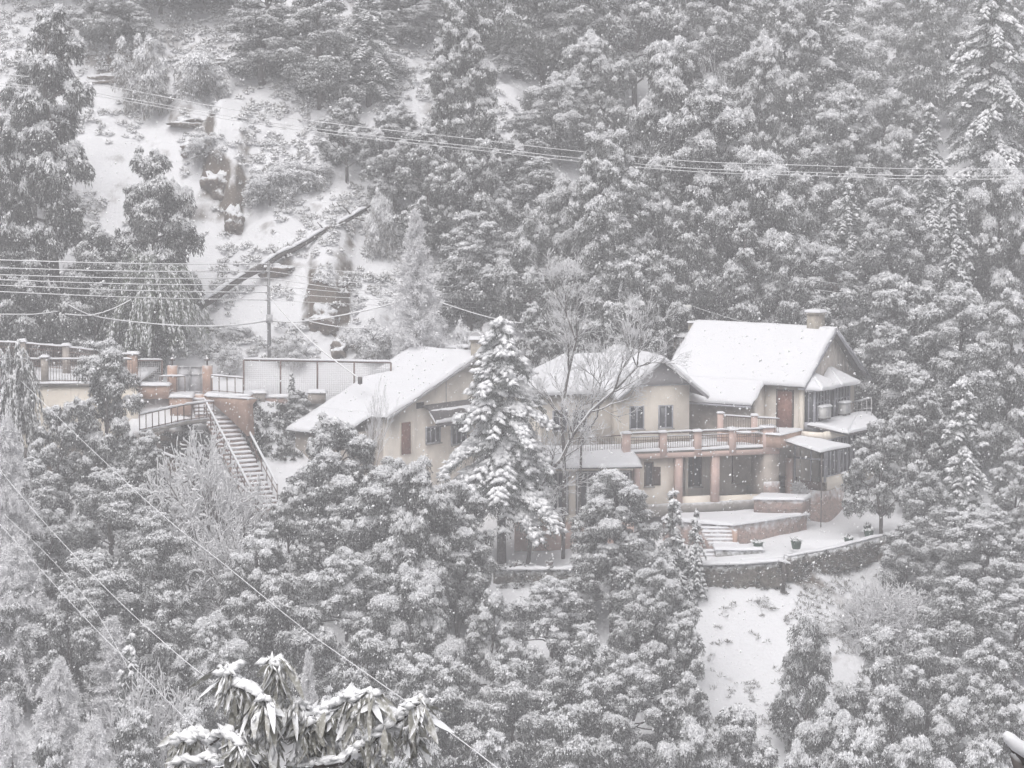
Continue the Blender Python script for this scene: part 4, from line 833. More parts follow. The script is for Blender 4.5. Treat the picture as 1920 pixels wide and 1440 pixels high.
# ---- upper left: terrace wall, railings, gate, stairs
def rail(name, lab, pts, h, mt, nb=.16, bar=.025, posts_at=None, post_m=None, pw=.32, parent=None, mid=None, snow=(.12, .1), group=None, below=0, thick=.05):
    """railing through 3D foot points"""
    t = parent or thing(name, lab, 'railing', pts[0], group)
    for i in range(len(pts)-1):
        p, q = np.array(pts[i], float), np.array(pts[i+1], float); L = np.linalg.norm(q-p); m = MB(); n = max(1, int(L/nb))
        for k in range(n+1): c = p+(q-p)*k/n; m.beam(c+V(0, 0, .05), c+V(0, 0, h), bar)
        m.beam(p+V(0, 0, .1), q+V(0, 0, .1), thick*.7)
        if mid: m.beam(p+V(0, 0, h*mid), q+V(0, 0, h*mid), thick*.7)
        m.build('bars', mt, t)
        m = MB(); m.beam(p+V(0, 0, h), q+V(0, 0, h), thick*1.3, thick); r_ = m.build('handrail', mt, t)
        snow_strip(p+V(0, 0, h+thick*.5), q+V(0, 0, h+thick*.5), snow[0], snow[1], 'rail_snow', SNOW, r_)
    for c in (posts_at or []):
        c = np.array(c, float); m = MB(); m.box(c+V(-pw/2, -pw/2, -.25-below), V(pw, 0, 0), V(0, pw, 0), V(0, 0, h+.42+below)); p_ = m.build('post', post_m, t)
        q = c+V(-pw/2-.04, -pw/2-.04, h+.175); w = pw+.08; snow_quad(q, q+V(w, 0, 0), q+V(w, w, 0), q+V(0, w, 0), .12, 'post_snow', SNOW, p_, .15)
    return t
TZ = 6.55
rw = thing('retaining_wall', 'tall plain cream retaining wall carrying the railed terrace at the left', 'wall', V(-27, 3, 0))
m = MB(); m.box(V(-34, 3, -3), V(11.2, 0, 0), V(0, .4, 0), V(0, 0, 9.35)); m.build('wall', CREAM, rw)
m = MB(); m.box(V(-34.1, 2.85, 6.353), V(12.7, 0, 0), V(0, 9, 0), V(0, 0, .16)); sl_ = m.build('slab', CONC, rw)
m = MB(); m.box(V(-22.8, 3.02, -1), V(.3, 0, 0), V(0, 6, 0), V(0, 0, 7.35)); m.box(V(-22.5, 3.0, 3), V(1.1, 0, 0), V(0, .3, 0), V(0, 0, 3.35)); m.build('wall', CREAM, rw)
snow_quad(V(-34.1, 2.85, 6.52), V(-21.4, 2.85, 6.52), V(-21.4, 11.8, 6.52), V(-34.1, 11.8, 6.52), .1, 'terrace_snow', SNOW, rw, .5)
rail('railing', 'front iron railing on the cream retaining wall', [(-34, 3.15, TZ), (-26.7, 3.15, TZ), (-24.4, 3.15, TZ), (-21.7, 3.15, TZ)], 1.30, RUST, mid=.85, posts_at=[(-30.6, 3.15, TZ), (-26.7, 3.15, TZ)], post_m=GREYPL, pw=.38)
rail('railing', 'rear iron railing rising behind the left terrace', [(-34, 11.2, 6.95), (-29, 9.0, 6.9), (-26.2, 7.6, 6.8), (-21.4, 4.2, 6.6)], 1.35, RUST, mid=.8, posts_at=[(-29, 9, 6.85), (-26.2, 7.6, 6.75)], post_m=GREYPL, pw=.38)
t = thing('gate_post', 'thick brown post with snow cap at the right end of the terrace railings', 'post', at(248, 716, 3.9))
m = MB(); pbox(m, 239, 257, 664, 716, 3.9, .5); m.build('post', ORANGE, t); q0, q1 = at(236, 664, 3.8), at(259, 664, 3.8); snow_quad(q0, q1, q1+V(0, .7, 0), q0+V(0, .7, 0), .15, 'snow_cap', SNOW, t, .2)
def panel_fence(px0, px1, py0, py1, Y, lab, nposts=2, base=None):
    a, b = at(px0, py1[0], Y), at(px1, py1[1], Y); ta, tb = at(px0, py0[0], Y), at(px1, py0[1], Y); t = thing('fence', lab, 'fence', a)
    m = MB(); L_ = b[0]-a[0]; H_ = ta[2]-a[2]; o_ = V(0, .06, 0)
    for k in range(int(L_/.11)+1): f = k/int(L_/.11); m.beam(a+(b-a)*f+o_, ta+(tb-ta)*f+o_, .018)
    for k in range(int(H_/.11)): f = (k+.5)/int(H_/.11); m.beam(a+(ta-a)*f+o_, b+(tb-b)*f+o_, .018)
    m.build('netting', MESHW, t)
    for i in range(nposts): f = i/(nposts-1); m = MB(); m.beam(a+(b-a)*f+V(0, 0, -.1), ta+(tb-ta)*f, .09); m.build('post', RUST, t)
    m = MB(); m.beam(ta, tb, .08); r_ = m.build('top_rail', RUST, t); snow_strip(ta+V(0, 0, .04), tb+V(0, 0, .04), .13, .11, 'rail_snow', SNOW, r_)
    return t
panel_fence(258, 304, (676, 676), (722, 722), 8.2, 'short netting panel between the brown post and the gate')
panel_fence(457, 733, (675, 680), (744, 742), 8.6, 'long netting fence with rusty posts above the left roof', 5)
def block(px0, px1, py0, py1, Y, dep, lab, mt, name='low_wall', cat='wall', snow=.14):
    t = thing(name, lab, cat, at((px0+px1)/2, py1, Y)); m = MB(); pbox(m, px0, px1, py0, py1, Y, dep); m.build('masonry', mt, t)
    a, b = at(px0-1, py0, Y-.05), at(px1+1, py0, Y-.05); snow_quad(a, b, b+V(0, dep+.1, 0), a+V(0, dep+.1, 0), snow, 'snow_cap', SNOW, t, .25); return t
block(461, 497, 737, 757, 7.4, .8, 'short grey block at the left foot of the netting fence', GREYPL)
block(577, 609, 737, 757, 7.4, .8, 'short grey block at the foot of the netting fence by the small conifer', GREYPL)
block(497, 577, 745, 760, 7.6, .5, 'low snow-covered kerb wall under the netting fence', STONE)
block(250, 316, 723, 748, 4.0, .8, 'low terracotta wall left of the gate railing', ORANGE)
gt = thing('gate', 'grey double gate between two terracotta pillars', 'gate', at(356, 735, 5.6))
for (a, b) in ((314, 332), (380, 397)):
    m = MB(); pbox(m, a, b, 686, 737, 5.4, .55); p_ = m.build('pillar', ORANGE, gt); c = at((a+b)/2, 685, 5.65)
    m = MB(); m.lathe(c, [(.05, 0), (.05, .25), (.16, .28), (.16, .36), (.04, .42)], 10); m.build('lamp', IRON, p_, True)
    q = c+V(0, 0, .36); lumps_mesh('lamp_snow', np.array([q]), np.array([[.2, .2, .16]]), SNOWT, p_, np.random.RandomState(2))
for (a, b) in ((333, 355.5), (356.5, 379)):
    m = MB(); pbox(m, a, b, 688, 734, 5.62, .03); l_ = m.build('gate_leaf', GREYM, gt); m = MB(); p0, p1, p2, p3 = at(a, 734, 5.58), at(b, 734, 5.58), at(b, 688, 5.58), at(a, 688, 5.58)
    for x, y in ((p0, p1), (p1, p2), (p2, p3), (p3, p0), (at(a, 702, 5.58), at(b, 702, 5.58))): m.beam(x, y, .06)
    m.build('leaf_frame', GREYM, l_)
lg = thing('landing', 'snowy landing slab in front of the grey gate', 'landing', at(380, 745, 4.6))
z5 = at(380, 742, 4.4)[2]
m = MB(); x0, x1 = at(316, 742, 4.4)[0], at(468, 742, 4.4)[0]; m.box(V(x0, 4.4, z5-.9), V(1.3, 0, 0), V(0, 1.9, 0), V(0, 0, .9)); m.box(V(x1-2.6, 4.4, z5-.9), V(2.6, 0, 0), V(0, 1.9, 0), V(0, 0, .9)); m.box(V(x0+1.3, 5.0, z5-.9), V(x1-x0-3.9, 0, 0), V(0, 1.3, 0), V(0, 0, .9)); m.build('slab', ORANGE, lg)
snow_quad(V(x0, 4.32, z5+.005), V(x0+1.35, 4.32, z5+.005), V(x0+1.35, 6.2, z5+.005), V(x0, 6.2, z5+.005), .12, 'landing_snow', SNOW, lg)
snow_quad(V(x1-2.6, 4.32, z5+.005), V(x1, 4.32, z5+.005), V(x1, 6.2, z5+.005), V(x1-2.6, 6.2, z5+.005), .12, 'landing_snow', SNOW, lg)
rail('railing', 'short dark railing left of the gate', [at(300, 736, 4.8), at(347, 736, 4.6)], .92, RUST, nb=.45, bar=.05)
rail('railing', 'short dark railing right of the gate, sloping to the fence', [at(396, 735, 4.7), at(456, 740, 4.7)], .95, RUST, nb=.38, bar=.05)
# terracotta stair walls
w1 = block(319, 358, 745, 779, 3.4, .9, 'terracotta wall block left of the top of the stairs', ORANGE, snow=.12)
t = thing('stair_wall', 'large terracotta wall face right of the stairs, tapering down', 'wall', at(440, 800, 2.6))
P_ = [at(390, 745, 4.2), at(402, 759, 3.4), at(432, 786, 2.6), at(464, 818, 1.2), at(461, 760, 1.4), at(470, 750, 1.4)]
m = MB(); m.prism(P_, V(.35, .5, 0)); m.build('masonry', ORANGE, t)
snow_strip(P_[0]+V(.1, .2, .03), P_[5]+V(.1, .2, .03), .5, .12, 'snow_cap', SNOW, t)
# stairs
def stairs(lab, p0, p1, n, w, rise_from, mt, name='staircase', parts=True, group=None):
    p0, p1 = np.array(p0, float), np.array(p1, float); t = thing(name, lab, 'stairs', p1); d = (p1-p0)*V(1, 1, 0); run = np.linalg.norm(d); d = d/run; s = V(-d[1], d[0], 0); tr = run/n
    for k in range(n):
        z = p0[2]+(p1[2]-p0[2])*(k+1)/n; c = p0*V(1, 1, 0)+d*tr*k-s*w/2+V(0, 0, z); m = MB(); m.box(c-V(0, 0, .3), d*tr, s*w, V(0, 0, .3)); q = m.build('step', mt, t)
        o = c+V(0, 0, .004); snow_quad(o-d*.0, o+d*(tr+.03), o+d*(tr+.03)+s*w, o+s*w, .085, 'step_snow', SNOW, q, .25, lip=.02)
    m = MB(); m.prism([p0*V(1,1,0)-s*w*.45+V(0,0,p0[2]-.32), p1*V(1,1,0)-s*w*.45+V(0,0,p1[2]-.30), p1*V(1,1,0)-s*w*.45+V(0,0,p1[2]-.6), p0*V(1,1,0)-s*w*.45+V(0,0,p0[2]-.9)], s*w*.9); m.build('stringer', CONC, t)
    return t, d, s
stairs('short upper flight of stairs just below the gate', at(377, 742, 5.1), at(386, 776, 3.5), 5, 1.15, 0, STONE)
S0, S1 = at(408, 776, 3.5), at(499, 950, -2.6)
t_, d_, s_ = stairs('long outdoor staircase with snowy treads dropping past the terracotta wall', S0, S1, 21, 1.65, 0, STONE)
def srail(lab, off, h=.9, a=0., b=1.):
    p, q = S0+(S1-S0)*a+s_*off, S0+(S1-S0)*b+s_*off; t = thing('handrail', lab, 'handrail', q); m = MB(); n = 7
    m2 = MB(); m2.beam(p+V(0, 0, h), q+V(0, 0, h), .07); r_ = m2.build('rail', RUST, t); snow_strip(p+V(0, 0, h+.03), q+V(0, 0, h+.03), .12, .1, 'rail_snow', SNOW, r_)
    m.beam(p+V(0, 0, h*.5), q+V(0, 0, h*.5), .035); m.build('mid_rail', RUST, t)
    for k in range(n+1): c = p+(q-p)*k/n; m = MB(); m.beam(c-V(0, 0, .1), c+V(0, 0, h), .05); m.build('baluster', RUST, t)
srail('left handrail of the long outdoor staircase', -.82 if s_[0] > 0 else .82, a=0, b=.98); srail('right handrail of the long outdoor staircase', .82 if s_[0] > 0 else -.82, a=.22, b=.95)
# bridge from the stairs to the left
bd = thing('footbridge', 'short railed footbridge curving left from the stairs', 'footbridge', at(335, 800, 1))
bp = [at(401, 783, 3.2), at(345, 790, 1.6), at(262, 809, -1.0)]; back = V(.45, 1.15, 0)
for i in range(2):
    p, q = bp[i], bp[i+1]; m = MB(); m.prism([p, q, q+back, p+back], V(0, 0, -.22)); k_ = m.build('deck', CONC, bd)
    snow_quad(p+V(0, 0, .005), q+V(0, 0, .005), q+back+V(0, 0, .005), p+back+V(0, 0, .005), .1, 'deck_snow', SNOW, k_)
rail('railing', 'x', bp, .92, RUST, nb=.48, bar=.05, parent=bd, snow=(.13, .12))
block(300, 378, 812, 880, 2.2, .4, 'dark terracotta wall in shade beneath the footbridge', ORANGE, snow=.05)
rail('railing', 'lower snowy railing slanting down under the footbridge', [at(236, 868, -2.5), at(300, 878, -2.8), at(372, 905, -3.2)], .85, RUST, nb=.6, bar=.05, snow=(.15, .14))
rail('railing', 'lowest railing slanting beside the foot of the long stairs', [at(432, 925, -2.6), at(492, 975, -3.6)], .85, RUST, nb=.45, bar=.05, snow=(.15, .14))
rail('railing', 'small barred railing glimpsed below the frosted tree', [at(306, 1002, -3.6), at(350, 1003, -3.6)], .7, RUST, nb=.11, bar=.02)
block(306, 352, 955, 963, -3.2, .8, 'low concrete ledge glimpsed above the barred railing', CONC)
# ------------------------------------------------------------------ trees in their places
UP = 'trees on the slope above the houses'; LO = 'trees on the slope below the houses'; LE = 'trees around the left railings and stairs'; RI = 'trees right of the tallest house'
T = [
 # left side, above the railings
 ('oakF', 95, 12, 14, 190, 'tall slim dark evergreen rising through the whole upper left, behind the terrace railings', LE),
 ('dark', 2, 215, 12, 120, 'dark evergreen cut by the left edge beside the tall slim evergreen', LE),
 ('dark', 178, 425, 12.5, 140, 'dark evergreen filling the gap right of the tall slim evergreen', LE),
 ('dark', 40, 430, 11.5, 120, 'low dark evergreen directly behind the rear railing at the left edge', LE),
 ('dark', 285, 278, 14, 165, 'broad dark evergreen behind the drooping bamboo', LE),
 ('weep', 280, 455, 12, 225, 'drooping green bamboo clump bent by snow left of the fallen log', None),
 ('oakB', 60, 110, 24, 150, 'pale oak behind the upper trunk of the tall slim evergreen', LE),
 # top left band
 ('oakD', 205, -25, 38, 170, 'snowy oak above the rock ledge at the top left', UP), ('oakB', 300, -40, 42, 160, 'oak at the top edge above the snowy ledge', UP),
 ('shrub', 268, 68, 34, 110, 'bushy oak scrub just above the left end of the rock ledge', UP), ('shrubB', 372, 88, 34, 130, 'low scrub in the middle above the rock ledge', UP),
 ('oakA', 398, -50, 42, 170, 'grey oak at the top edge left of the dark hazy pair', UP),
 ('oakF', 490, -30, 36, 160, 'left tree of the dark hazy pair above the power lines', UP), ('oakF', 600, -45, 33, 170, 'right tree of the dark hazy pair above the power lines', UP),
 ('oakE', 560, 60, 40, 150, 'oak half hidden between the dark hazy pair', UP),
 ('fir', 690, -40, 34, 160, 'narrow grey fir left of the tall pale oak', UP), ('oakB', 650, 190, 27, 120, 'small hazy oak where the power lines cross the forest edge', UP),
 ('oakE', 752, -30, 40, 150, 'background oak peeping over the left shoulder of the tall pale oak', UP),
 ('giantB', 862, -30, 24, 215, 'tall pale oak in the upper middle, its trunk showing below the crown', UP),
 ('oakB', 905, 265, 20, 140, 'oak under the tall pale oak, just above the power lines end', UP),
 ('oakC', 800, 240, 22, 110, 'slender oak left below the tall pale oak', UP), ('oakC', 880, 400, 16.5, 150, 'oak right of the frosted larch', UP),
 ('fir', 968, 10, 34, 120, 'thin dark fir just right of the tall pale oak', UP), ('oakC', 985, 215, 27, 110, 'slim oak in shade between the tall pale oak and the bright oak', UP),
 ('oakD', 1105, 60, 31, 190, 'wide oak above the bright oak, reaching the upper middle', UP), ('oakB', 1190, -45, 38, 200, 'oak at the top edge, right of centre', UP),
 ('oakA', 1255, 70, 27, 200, 'oak with white crown left above the big spreading oak', UP), ('oakE', 1330, -50, 38, 190, 'oak at the top edge beside the bare snag', UP),
 ('round', 998, 388, 16, 145, 'compact rounded oak left of the bright oak', UP), ('giantB', 1138, 225, 15, 250, 'bright heavily snowed oak standing behind the middle house', UP),
 ('oakC', 1185, 470, 13.6, 150, 'smaller oak at the right foot of the bright oak', UP), ('dark', 1085, 500, 14, 130, 'dark oak under the left side of the bright oak', UP),
 ('giantA', 1335, 140, 20, 330, 'big spreading oak behind the left end of the tallest roof', UP), ('oakA', 1425, 275, 17.5, 230, 'oak directly above the middle of the tallest roof', UP),
 ('dark', 1290, 380, 16.5, 140, 'dark oak left above the tallest roof', UP), ('oakF', 1400, 420, 15, 130, 'dark straight oak trunk and crown just behind the tallest ridge', UP),
 ('giantB', 1495, -20, 36, 220, 'tall hazy oak at the top, left of the foggy gap', UP), ('fir', 1560, 0, 44, 170, 'faint oak at the top in the snow haze', UP),
 ('giantA', 1580, 150, 30, 230, 'wide hazy oak above the right end of the power lines', UP), ('oakA', 1665, 170, 36, 180, 'pale hazy oak under the foggy gap', UP),
 ('fir', 1722, -20, 52, 130, 'faint upright fir just left of the hazy cedar', UP), ('oakB', 1500, 330, 22, 190, 'oak just below the right end of the power lines', UP),
 ('cedarC', 1862, -90, 34, 300, 'tall hazy cedar with drooping boughs in the upper right corner', UP),
 ('fir', 1745, 190, 30, 170, 'fir below the left boughs of the hazy cedar', UP), ('oakD', 1880, 300, 26, 190, 'oak under the hazy cedar at the right edge', UP),
 ('oakE', 1680, 355, 22, 190, 'bright oak half way up above the chimney at right', UP), ('fir', 1590, 340, 23, 160, 'fir straight above the chimney of the tallest house', UP),
 ('fir', 1790, 330, 22, 160, 'fir between the bright oak and the right edge trees', UP), ('oakF', 1560, 470, 15, 150, 'grey oak directly behind the chimney of the tallest house', UP),
 ('dark', 1480, 470, 15, 140, 'dark scrubby oak behind the tallest ridge, left of its chimney', UP),
 # right of the houses
 ('giantA', 1800, 525, 9, 310, 'large white oak on a dark trunk right of the tallest house', RI), ('oakE', 1895, 545, 7, 170, 'oak at the right edge beside the large white oak', RI),
 ('oakC', 1680, 520, 13, 150, 'oak behind the right gable of the tallest house', RI), ('dark', 1665, 610, 11, 130, 'dark evergreen close behind the right gable edge', RI),
 ('cedarB', 1808, 700, 1.5, 150, 'young snow-laden cedar with pointed tip right of the path', RI), ('oakC', 1728, 700, 4, 110, 'narrow oak left of the young pointed cedar', RI),
 ('oakB', 1655, 792, -1.8, 135, 'oak standing in front of the right end of the tallest house', RI), ('dark', 1735, 890, -3, 120, 'dark tree beside the right end of the path wall', RI),
 ('giantA', 1850, 940, -7, 220, 'bright round oak below the young pointed cedar', RI), ('oakE', 1910, 830, -1, 110, 'oak cut by the right edge, beside the young cedar', RI),
 ('dark', 1795, 1085, -12, 190, 'dark tree under the bright round oak at right', LO), ('oakC', 1905, 1110, -12, 150, 'grey oak at the right edge below the bright round oak', LO),
 # below the houses, right
 ('round', 1520, 1148, -20, 165, 'dense layered round tree standing on the open snow slope', LO), ('oakB', 1655, 1180, -19, 180, 'oak right behind the layered round tree', LO),
 ('oakD', 1560, 1312, -26, 200, 'low oak in front of the layered round tree', LO), ('oakA', 1675, 1282, -26, 190, 'oak at the bottom between the layered tree and the right edge', LO),
 ('oakE', 1790, 1305, -26, 200, 'oak at the bottom right, left of the snowy branch end', LO), ('oakC', 1880, 1290, -24, 140, 'oak behind the snowy branch end in the bottom right corner', LO),
 ('oakC', 1285, 1150, -19, 100, 'slim oak at the left border of the open snow slope', LO), ('oakE', 1235, 1050, -16, 160, 'oak right below the small weeping conifer', LO),
 ('giantA', 1185, 1220, -24, 260, 'broad oak at the bottom, right of centre', LO), ('oakB', 1290, 1265, -25, 140, 'oak at the bottom left of the open snow slope', LO),
 ('oakA', 1290, 1350, -31, 200, 'lowest oak at the bottom edge, right of centre', LO), ('oakB', 1380, 1328, -28, 190, 'small oak at the bottom edge under the open snow slope', LO),
 ('giantB', 1150, 868, -11.5, 235, 'large bright oak covering the left end of the balcony', LO),
 ('cedarB', 1262, 912, -9.4, 100, 'small weeping conifer loaded with snow, left of the garden steps', LO), ('cedarB', 1305, 950, -9.6, 70, 'smaller weeping conifer touching the garden steps', LO),
 ('giantA', 1030, 1075, -17, 240, 'bright oak below the pink base of the middle house', LO), ('oakB', 1100, 1190, -22, 190, 'dark-footed oak right below the bright oak under the pink base', LO),
 ('dark', 960, 1235, -24, 190, 'dark oak at the bottom centre, right of the snow gap', LO), ('dark', 850, 1240, -25, 170, 'dark oak at the bottom, below the snow gap', LO),
 ('dark', 1060, 1320, -30, 200, 'shaded oak at the bottom edge in the centre', LO),
 # below the houses, left of the cedar
 ('giantB', 630, 768, -10, 270, 'oak crown overlapping the left edge of the left house roof', LO), ('giantA', 730, 850, -12.5, 260, 'oak in front of the left house door', LO),
 ('oakA', 775, 858, -13.5, 190, 'oak right in front of the left house gable wall', LO), ('giantB', 858, 888, -12, 190, 'oak at the left foot of the drooping cedar', LO),
 ('oakC', 893, 1000, -12, 60, 'narrow oak left of the pink base', LO),
 ('giantA', 645, 1020, -17, 250, 'wide oak in the middle of the lower left wood', LO), ('oakD', 775, 1060, -18, 220, 'broad dark oak left of the snow gap', LO),
 ('dark', 530, 1075, -18, 200, 'dark evergreen behind the long diagonal cable, lower left wood', LO), ('dark', 690, 1180, -24, 230, 'dark evergreen just right above the large-leaved bush', LO),
 ('oakC', 790, 1230, -25, 150, 'slim oak right of the large-leaved bush', LO),
 # left
 ('oakC', 200, 640, -3, 155, 'oak standing before the cream retaining wall and its railing', LE), ('oakB', 108, 765, -5, 130, 'small oak in front of the cream retaining wall', LE),
 ('oakC', 277, 812, -5.5, 100, 'slender oak at the left end of the footbridge', LE), ('weepB', 22, 632, 0, 130, 'drooping snow-covered tree at the left edge before the railing', LE),
 ('dark', 55, 860, -8, 170, 'dark tree below the cream retaining wall at left', LE), ('dark', 205, 880, -9, 200, 'dark tree under the oak before the retaining wall', LE),
 ('oakB', 90, 960, -12, 190, 'grey oak in the lower left, crossed by the upper diagonal cable', LO), ('dark', 285, 960, -13, 190, 'dark tree left of the frosted thicket', LO),
 ('dark', 170, 1040, -16, 220, 'dark tree in the lower left between two cables', LO), ('dark', 320, 1110, -19, 170, 'dark tree under the frosted thicket', LO), ('dark', 440, 1120, -19, 150, 'dark tree above the large-leaved bush', LO),
 ('larchB', 8, 770, -14, 220, 'pale frosted larch cut by the left edge', LO), ('larchB', 30, 1000, -20, 240, 'pale frosted larch in the left edge, below the first', LO),
 ('larchB', 110, 1225, -27, 230, 'frosted larch in the bottom left corner', LO), ('larchA', 210, 1150, -22, 190, 'pointed frosted larch in the lower left', LO),
 ('cedarB', 245, 1175, -23, 120, 'small weeping cedar beside the pointed frosted larch', LO), ('larchA', 578, 1212, -24, 100, 'little frosted larch behind the large-leaved bush', LO),
 ('oakB', 360, 1330, -30, 190, 'low snowy oak left of the large-leaved bush', LO), ('oakC', 255, 1330, -30, 170, 'low snowy oak at the bottom left under the weeping cedar', LO),
 ('larchA', 780, 385, 12.6, 150, 'white frosted larch on the slope above the left house', None),
 ('frost', 395, 790, -8, 270, 'frosted leafless thicket in front of the long staircase', 'frosted thickets'), ('frost', 440, 960, -12, 240, 'frosted leafless thicket below the long staircase', 'frosted thickets'),
 ('frost', 300, 1230, -25, 230, 'frosted thicket behind the low oaks in the bottom left', 'frosted thickets'), ('bareB', 370, 905, -11, 180, 'thin leafless tree with dark stem in front of the staircase foot', 'leafless trees'),
 ('frost', 1685, 1080, -10, 210, 'frosted scrub below the right end of the path wall', 'frosted thickets'), ('frost', 1625, 1072, -10.5, 120, 'dry frosted scrub at the upper right of the open snow slope', 'frosted thickets'),
 ('bareB', 1655, 1165, -19.5, 150, 'leafless branches over the oak behind the layered tree', 'leafless trees'), ('bareA', 690, 695, -5, 120, 'thin bare sapling before the left house roof', 'leafless trees'),
  ('frost', 950, 585, 12, 110, 'frosted scrub behind the tip of the drooping cedar', 'frosted thickets'),
 ('bareB', 1440, 500, 15, 190, 'bare snowy branches just above the tallest ridge', 'leafless trees'), ('bareA', 1375, 90, 30, 150, 'bare snag high above the tallest roof', 'leafless trees'),
 ('oakC', 1000, 572, 11.5, 75, 'small snowy oak just right of the cedar tip', UP), ('frost', 1130, 640, 9, 190, 'frosted scrub behind the middle roof', 'frosted thickets'),
 ('cedarB', 547, 695, 6.9, 36, 'tiny conifer in front of the netting fence', None), ('dark', 562, 738, 5.2, 60, 'small dark bush under the tiny conifer, left of the roof', None),
 ('shrub', 430, 655, 12, 70, 'bush at the foot of the slope right of the gate', 'bushes on the slope'), ('shrubB', 440, 615, 15, 60, 'bush on the snow above the gate railing', 'bushes on the slope'),
 ('shrub', 545, 635, 12.6, 70, 'bush just right of the utility pole', 'bushes on the slope'), 
 ('shrubB', 700, 600, 13.5, 100, 'bush between the frosted larch and the rock face', 'bushes on the slope'), ('shrub', 385, 255, 28, 90, 'bush on the open slope below the upper power lines', 'bushes on the slope'),
 ('shrubB', 330, 335, 25, 70, 'bush beside the brown bare patch on the slope', 'bushes on the slope'), ('shrub', 505, 320, 25, 110, 'bush right of the brown bare patch', 'bushes on the slope'),
 ('shrubB', 560, 300, 26, 130, 'bush under the hazy pair of trees', 'bushes on the slope'), 
 ('shrubB', 715, 350, 22, 80, 'bush at the forest edge left of the frosted larch', 'bushes on the slope'), 
  ('shrubB', 870, 600, 13, 90, 'bush behind the left satellite dishes', 'bushes on the slope'),

 # more of the lower wood
 ('oakB', 545, 915, -11, 120, 'oak right beside the foot of the long staircase', LO), ('oakC', 498, 985, -12.5, 110, 'slim oak just below the foot of the long staircase', LO),
 ('oakA', 480, 1010, -15, 170, 'oak in the lower left wood below the long staircase', LO), ('oakD', 400, 1150, -20, 190, 'oak above the large-leaved bush, left of the long diagonal cable', LO),
 ('oakE', 925, 1110, -19, 130, 'oak right of the small snow gap, below the cedar', LO),
 ('dark', 1200, 1085, -15, 130, 'shaded oak between the bright oak and the garden steps', LO), ('dark', 1120, 1270, -26, 170, 'shaded oak at the bottom, left of the broad oak', LO),
 ('oakB', 1610, 1370, -31, 200, 'oak at the bottom edge under the layered round tree', LO),
 ('oakD', 1500, 1385, -32, 190, 'oak at the bottom edge left under the layered round tree', LO), ('oakA', 1730, 1375, -31, 200, 'oak at the bottom edge right of the layered round tree', LO), ('oakC', 1850, 1390, -31, 170, 'oak at the bottom edge beside the snowy branch end', LO),
 ('dark', 1740, 1180, -17, 180, 'dark tree right of the oak behind the layered tree', LO), ('oakE', 1850, 1200, -20, 170, 'oak halfway down the right side, above the snowy branch end', LO), ('oakB', 1915, 1000, -7, 120, 'oak at the right edge next to the bright round oak', LO),
 ('dark', 1700, 985, -6, 130, 'dark tree below the path wall right end, left of the bright round oak', RI), ('oakC', 1790, 960, -4, 110, 'grey oak just under the young pointed cedar', RI),
 ('dark', 40, 1090, -20, 190, 'dark tree behind the second frosted larch at the left edge', LO), ('dark', 130, 1100, -21, 170, 'dark tree behind the pointed frosted larch', LO), ('oakB', 470, 1330, -31, 150, 'low oak behind the large-leaved bush', LO),
 ('dark', 640, 1290, -29, 180, 'shaded oak directly behind the large-leaved bush', LO), ('dark', 760, 1330, -31, 190, 'shaded oak at the bottom right of the large-leaved bush', LO), ('oakC', 920, 1370, -32, 160, 'small oak at the bottom edge where the long cable leaves the picture', LO),
 ('larchB', 170, 1330, -32, 230, 'low frosted larch at the bottom edge', LO), ('larchB', 20, 1290, -31, 200, 'frosted larch in the very bottom left corner', LO), ('oakB', 90, 1380, -33, 170, 'snowy oak at the bottom left edge', LO),
 ('oakC', 1010, 300, 24, 120, 'oak above the compact rounded oak', UP), ('oakD', 1060, 330, 20, 150, 'oak behind the left shoulder of the bright oak', UP), ('dark', 960, 440, 18, 130, 'dark oak left behind the compact rounded oak', UP),
 ('oakE', 740, 200, 25, 130, 'hazy oak at the left foot of the tall pale oak', UP), ('oakB', 1230, 300, 19, 150, 'oak right behind the bright oak', UP), ('dark', 1245, 480, 14.5, 120, 'dark oak left behind the stone hut', UP),
 ('oakA', 1010, -30, 35, 190, 'oak at the top edge above the shaded gap', UP), ('oakD', 1050, 140, 30, 170, 'oak filling the shaded gap between the tall pale oak and the wide oak', UP), ('oakD', 1430, 60, 34, 170, 'oak behind the bare snag', UP), ('oakB', 700, 100, 36, 140, 'grey oak behind the narrow grey oak', UP),
]
for (k, px, py, Y, w, lab, grp) in T:
    if Y > 26 and px > 950: Y = 26+(Y-26)*2.0
    plant(k, px, py, Y, w, lab, grp)
# the central drooping cedar gets its own fuller shape
KINDS['big'] = [12, 3, lambda: make_cedar(15, 13, 3.4, 'cedar_tree', nb=72, droop=.62, snowy=1.7, low=.25, pw=.62, ps=1.6, lv=.6), None]
plant('big', 940, 590, -4.6, 275, 'large drooping cedar loaded with snow between the left and middle houses', None)

# leaning bare trees beside the cedar
def bare_path(name, lab, pts, Y, r, seed, sizes):
    rs = np.random.RandomState(seed); P = [at(a, b, Y) for a, b in pts]; P[0][2] = min(P[0][2], h1(P[0][0], Y)-.1)
    t = thing(name, lab, 'tree', P[0], 'leafless trees'); a, b, s = MB(), MB(), MB(); n = len(P)
    a.tube(P, list(np.linspace(r, r*.35, n)), 7); s.tube([p+V(-.02, 0, r*.72) for p in P[2:]], list(np.linspace(r*.42, r*.3, n-2)), 5)
    for i in range(2, n):
        for k in range(sizes[0]):
            d = unit(unit(P[i]-P[i-1])*.8+rs.normal(size=3)*.75+V(0, 0, .5)); grow(a, b, P[i], d, sizes[1]*(.7+.5*rs.rand()), r*.34, 4, rs, .55, .3, .76, s, .015)
    a.build('trunk', BARK, t); b.build('twigs', FROST, t); s.build('snow_cover', SNOWT, t, True); return t
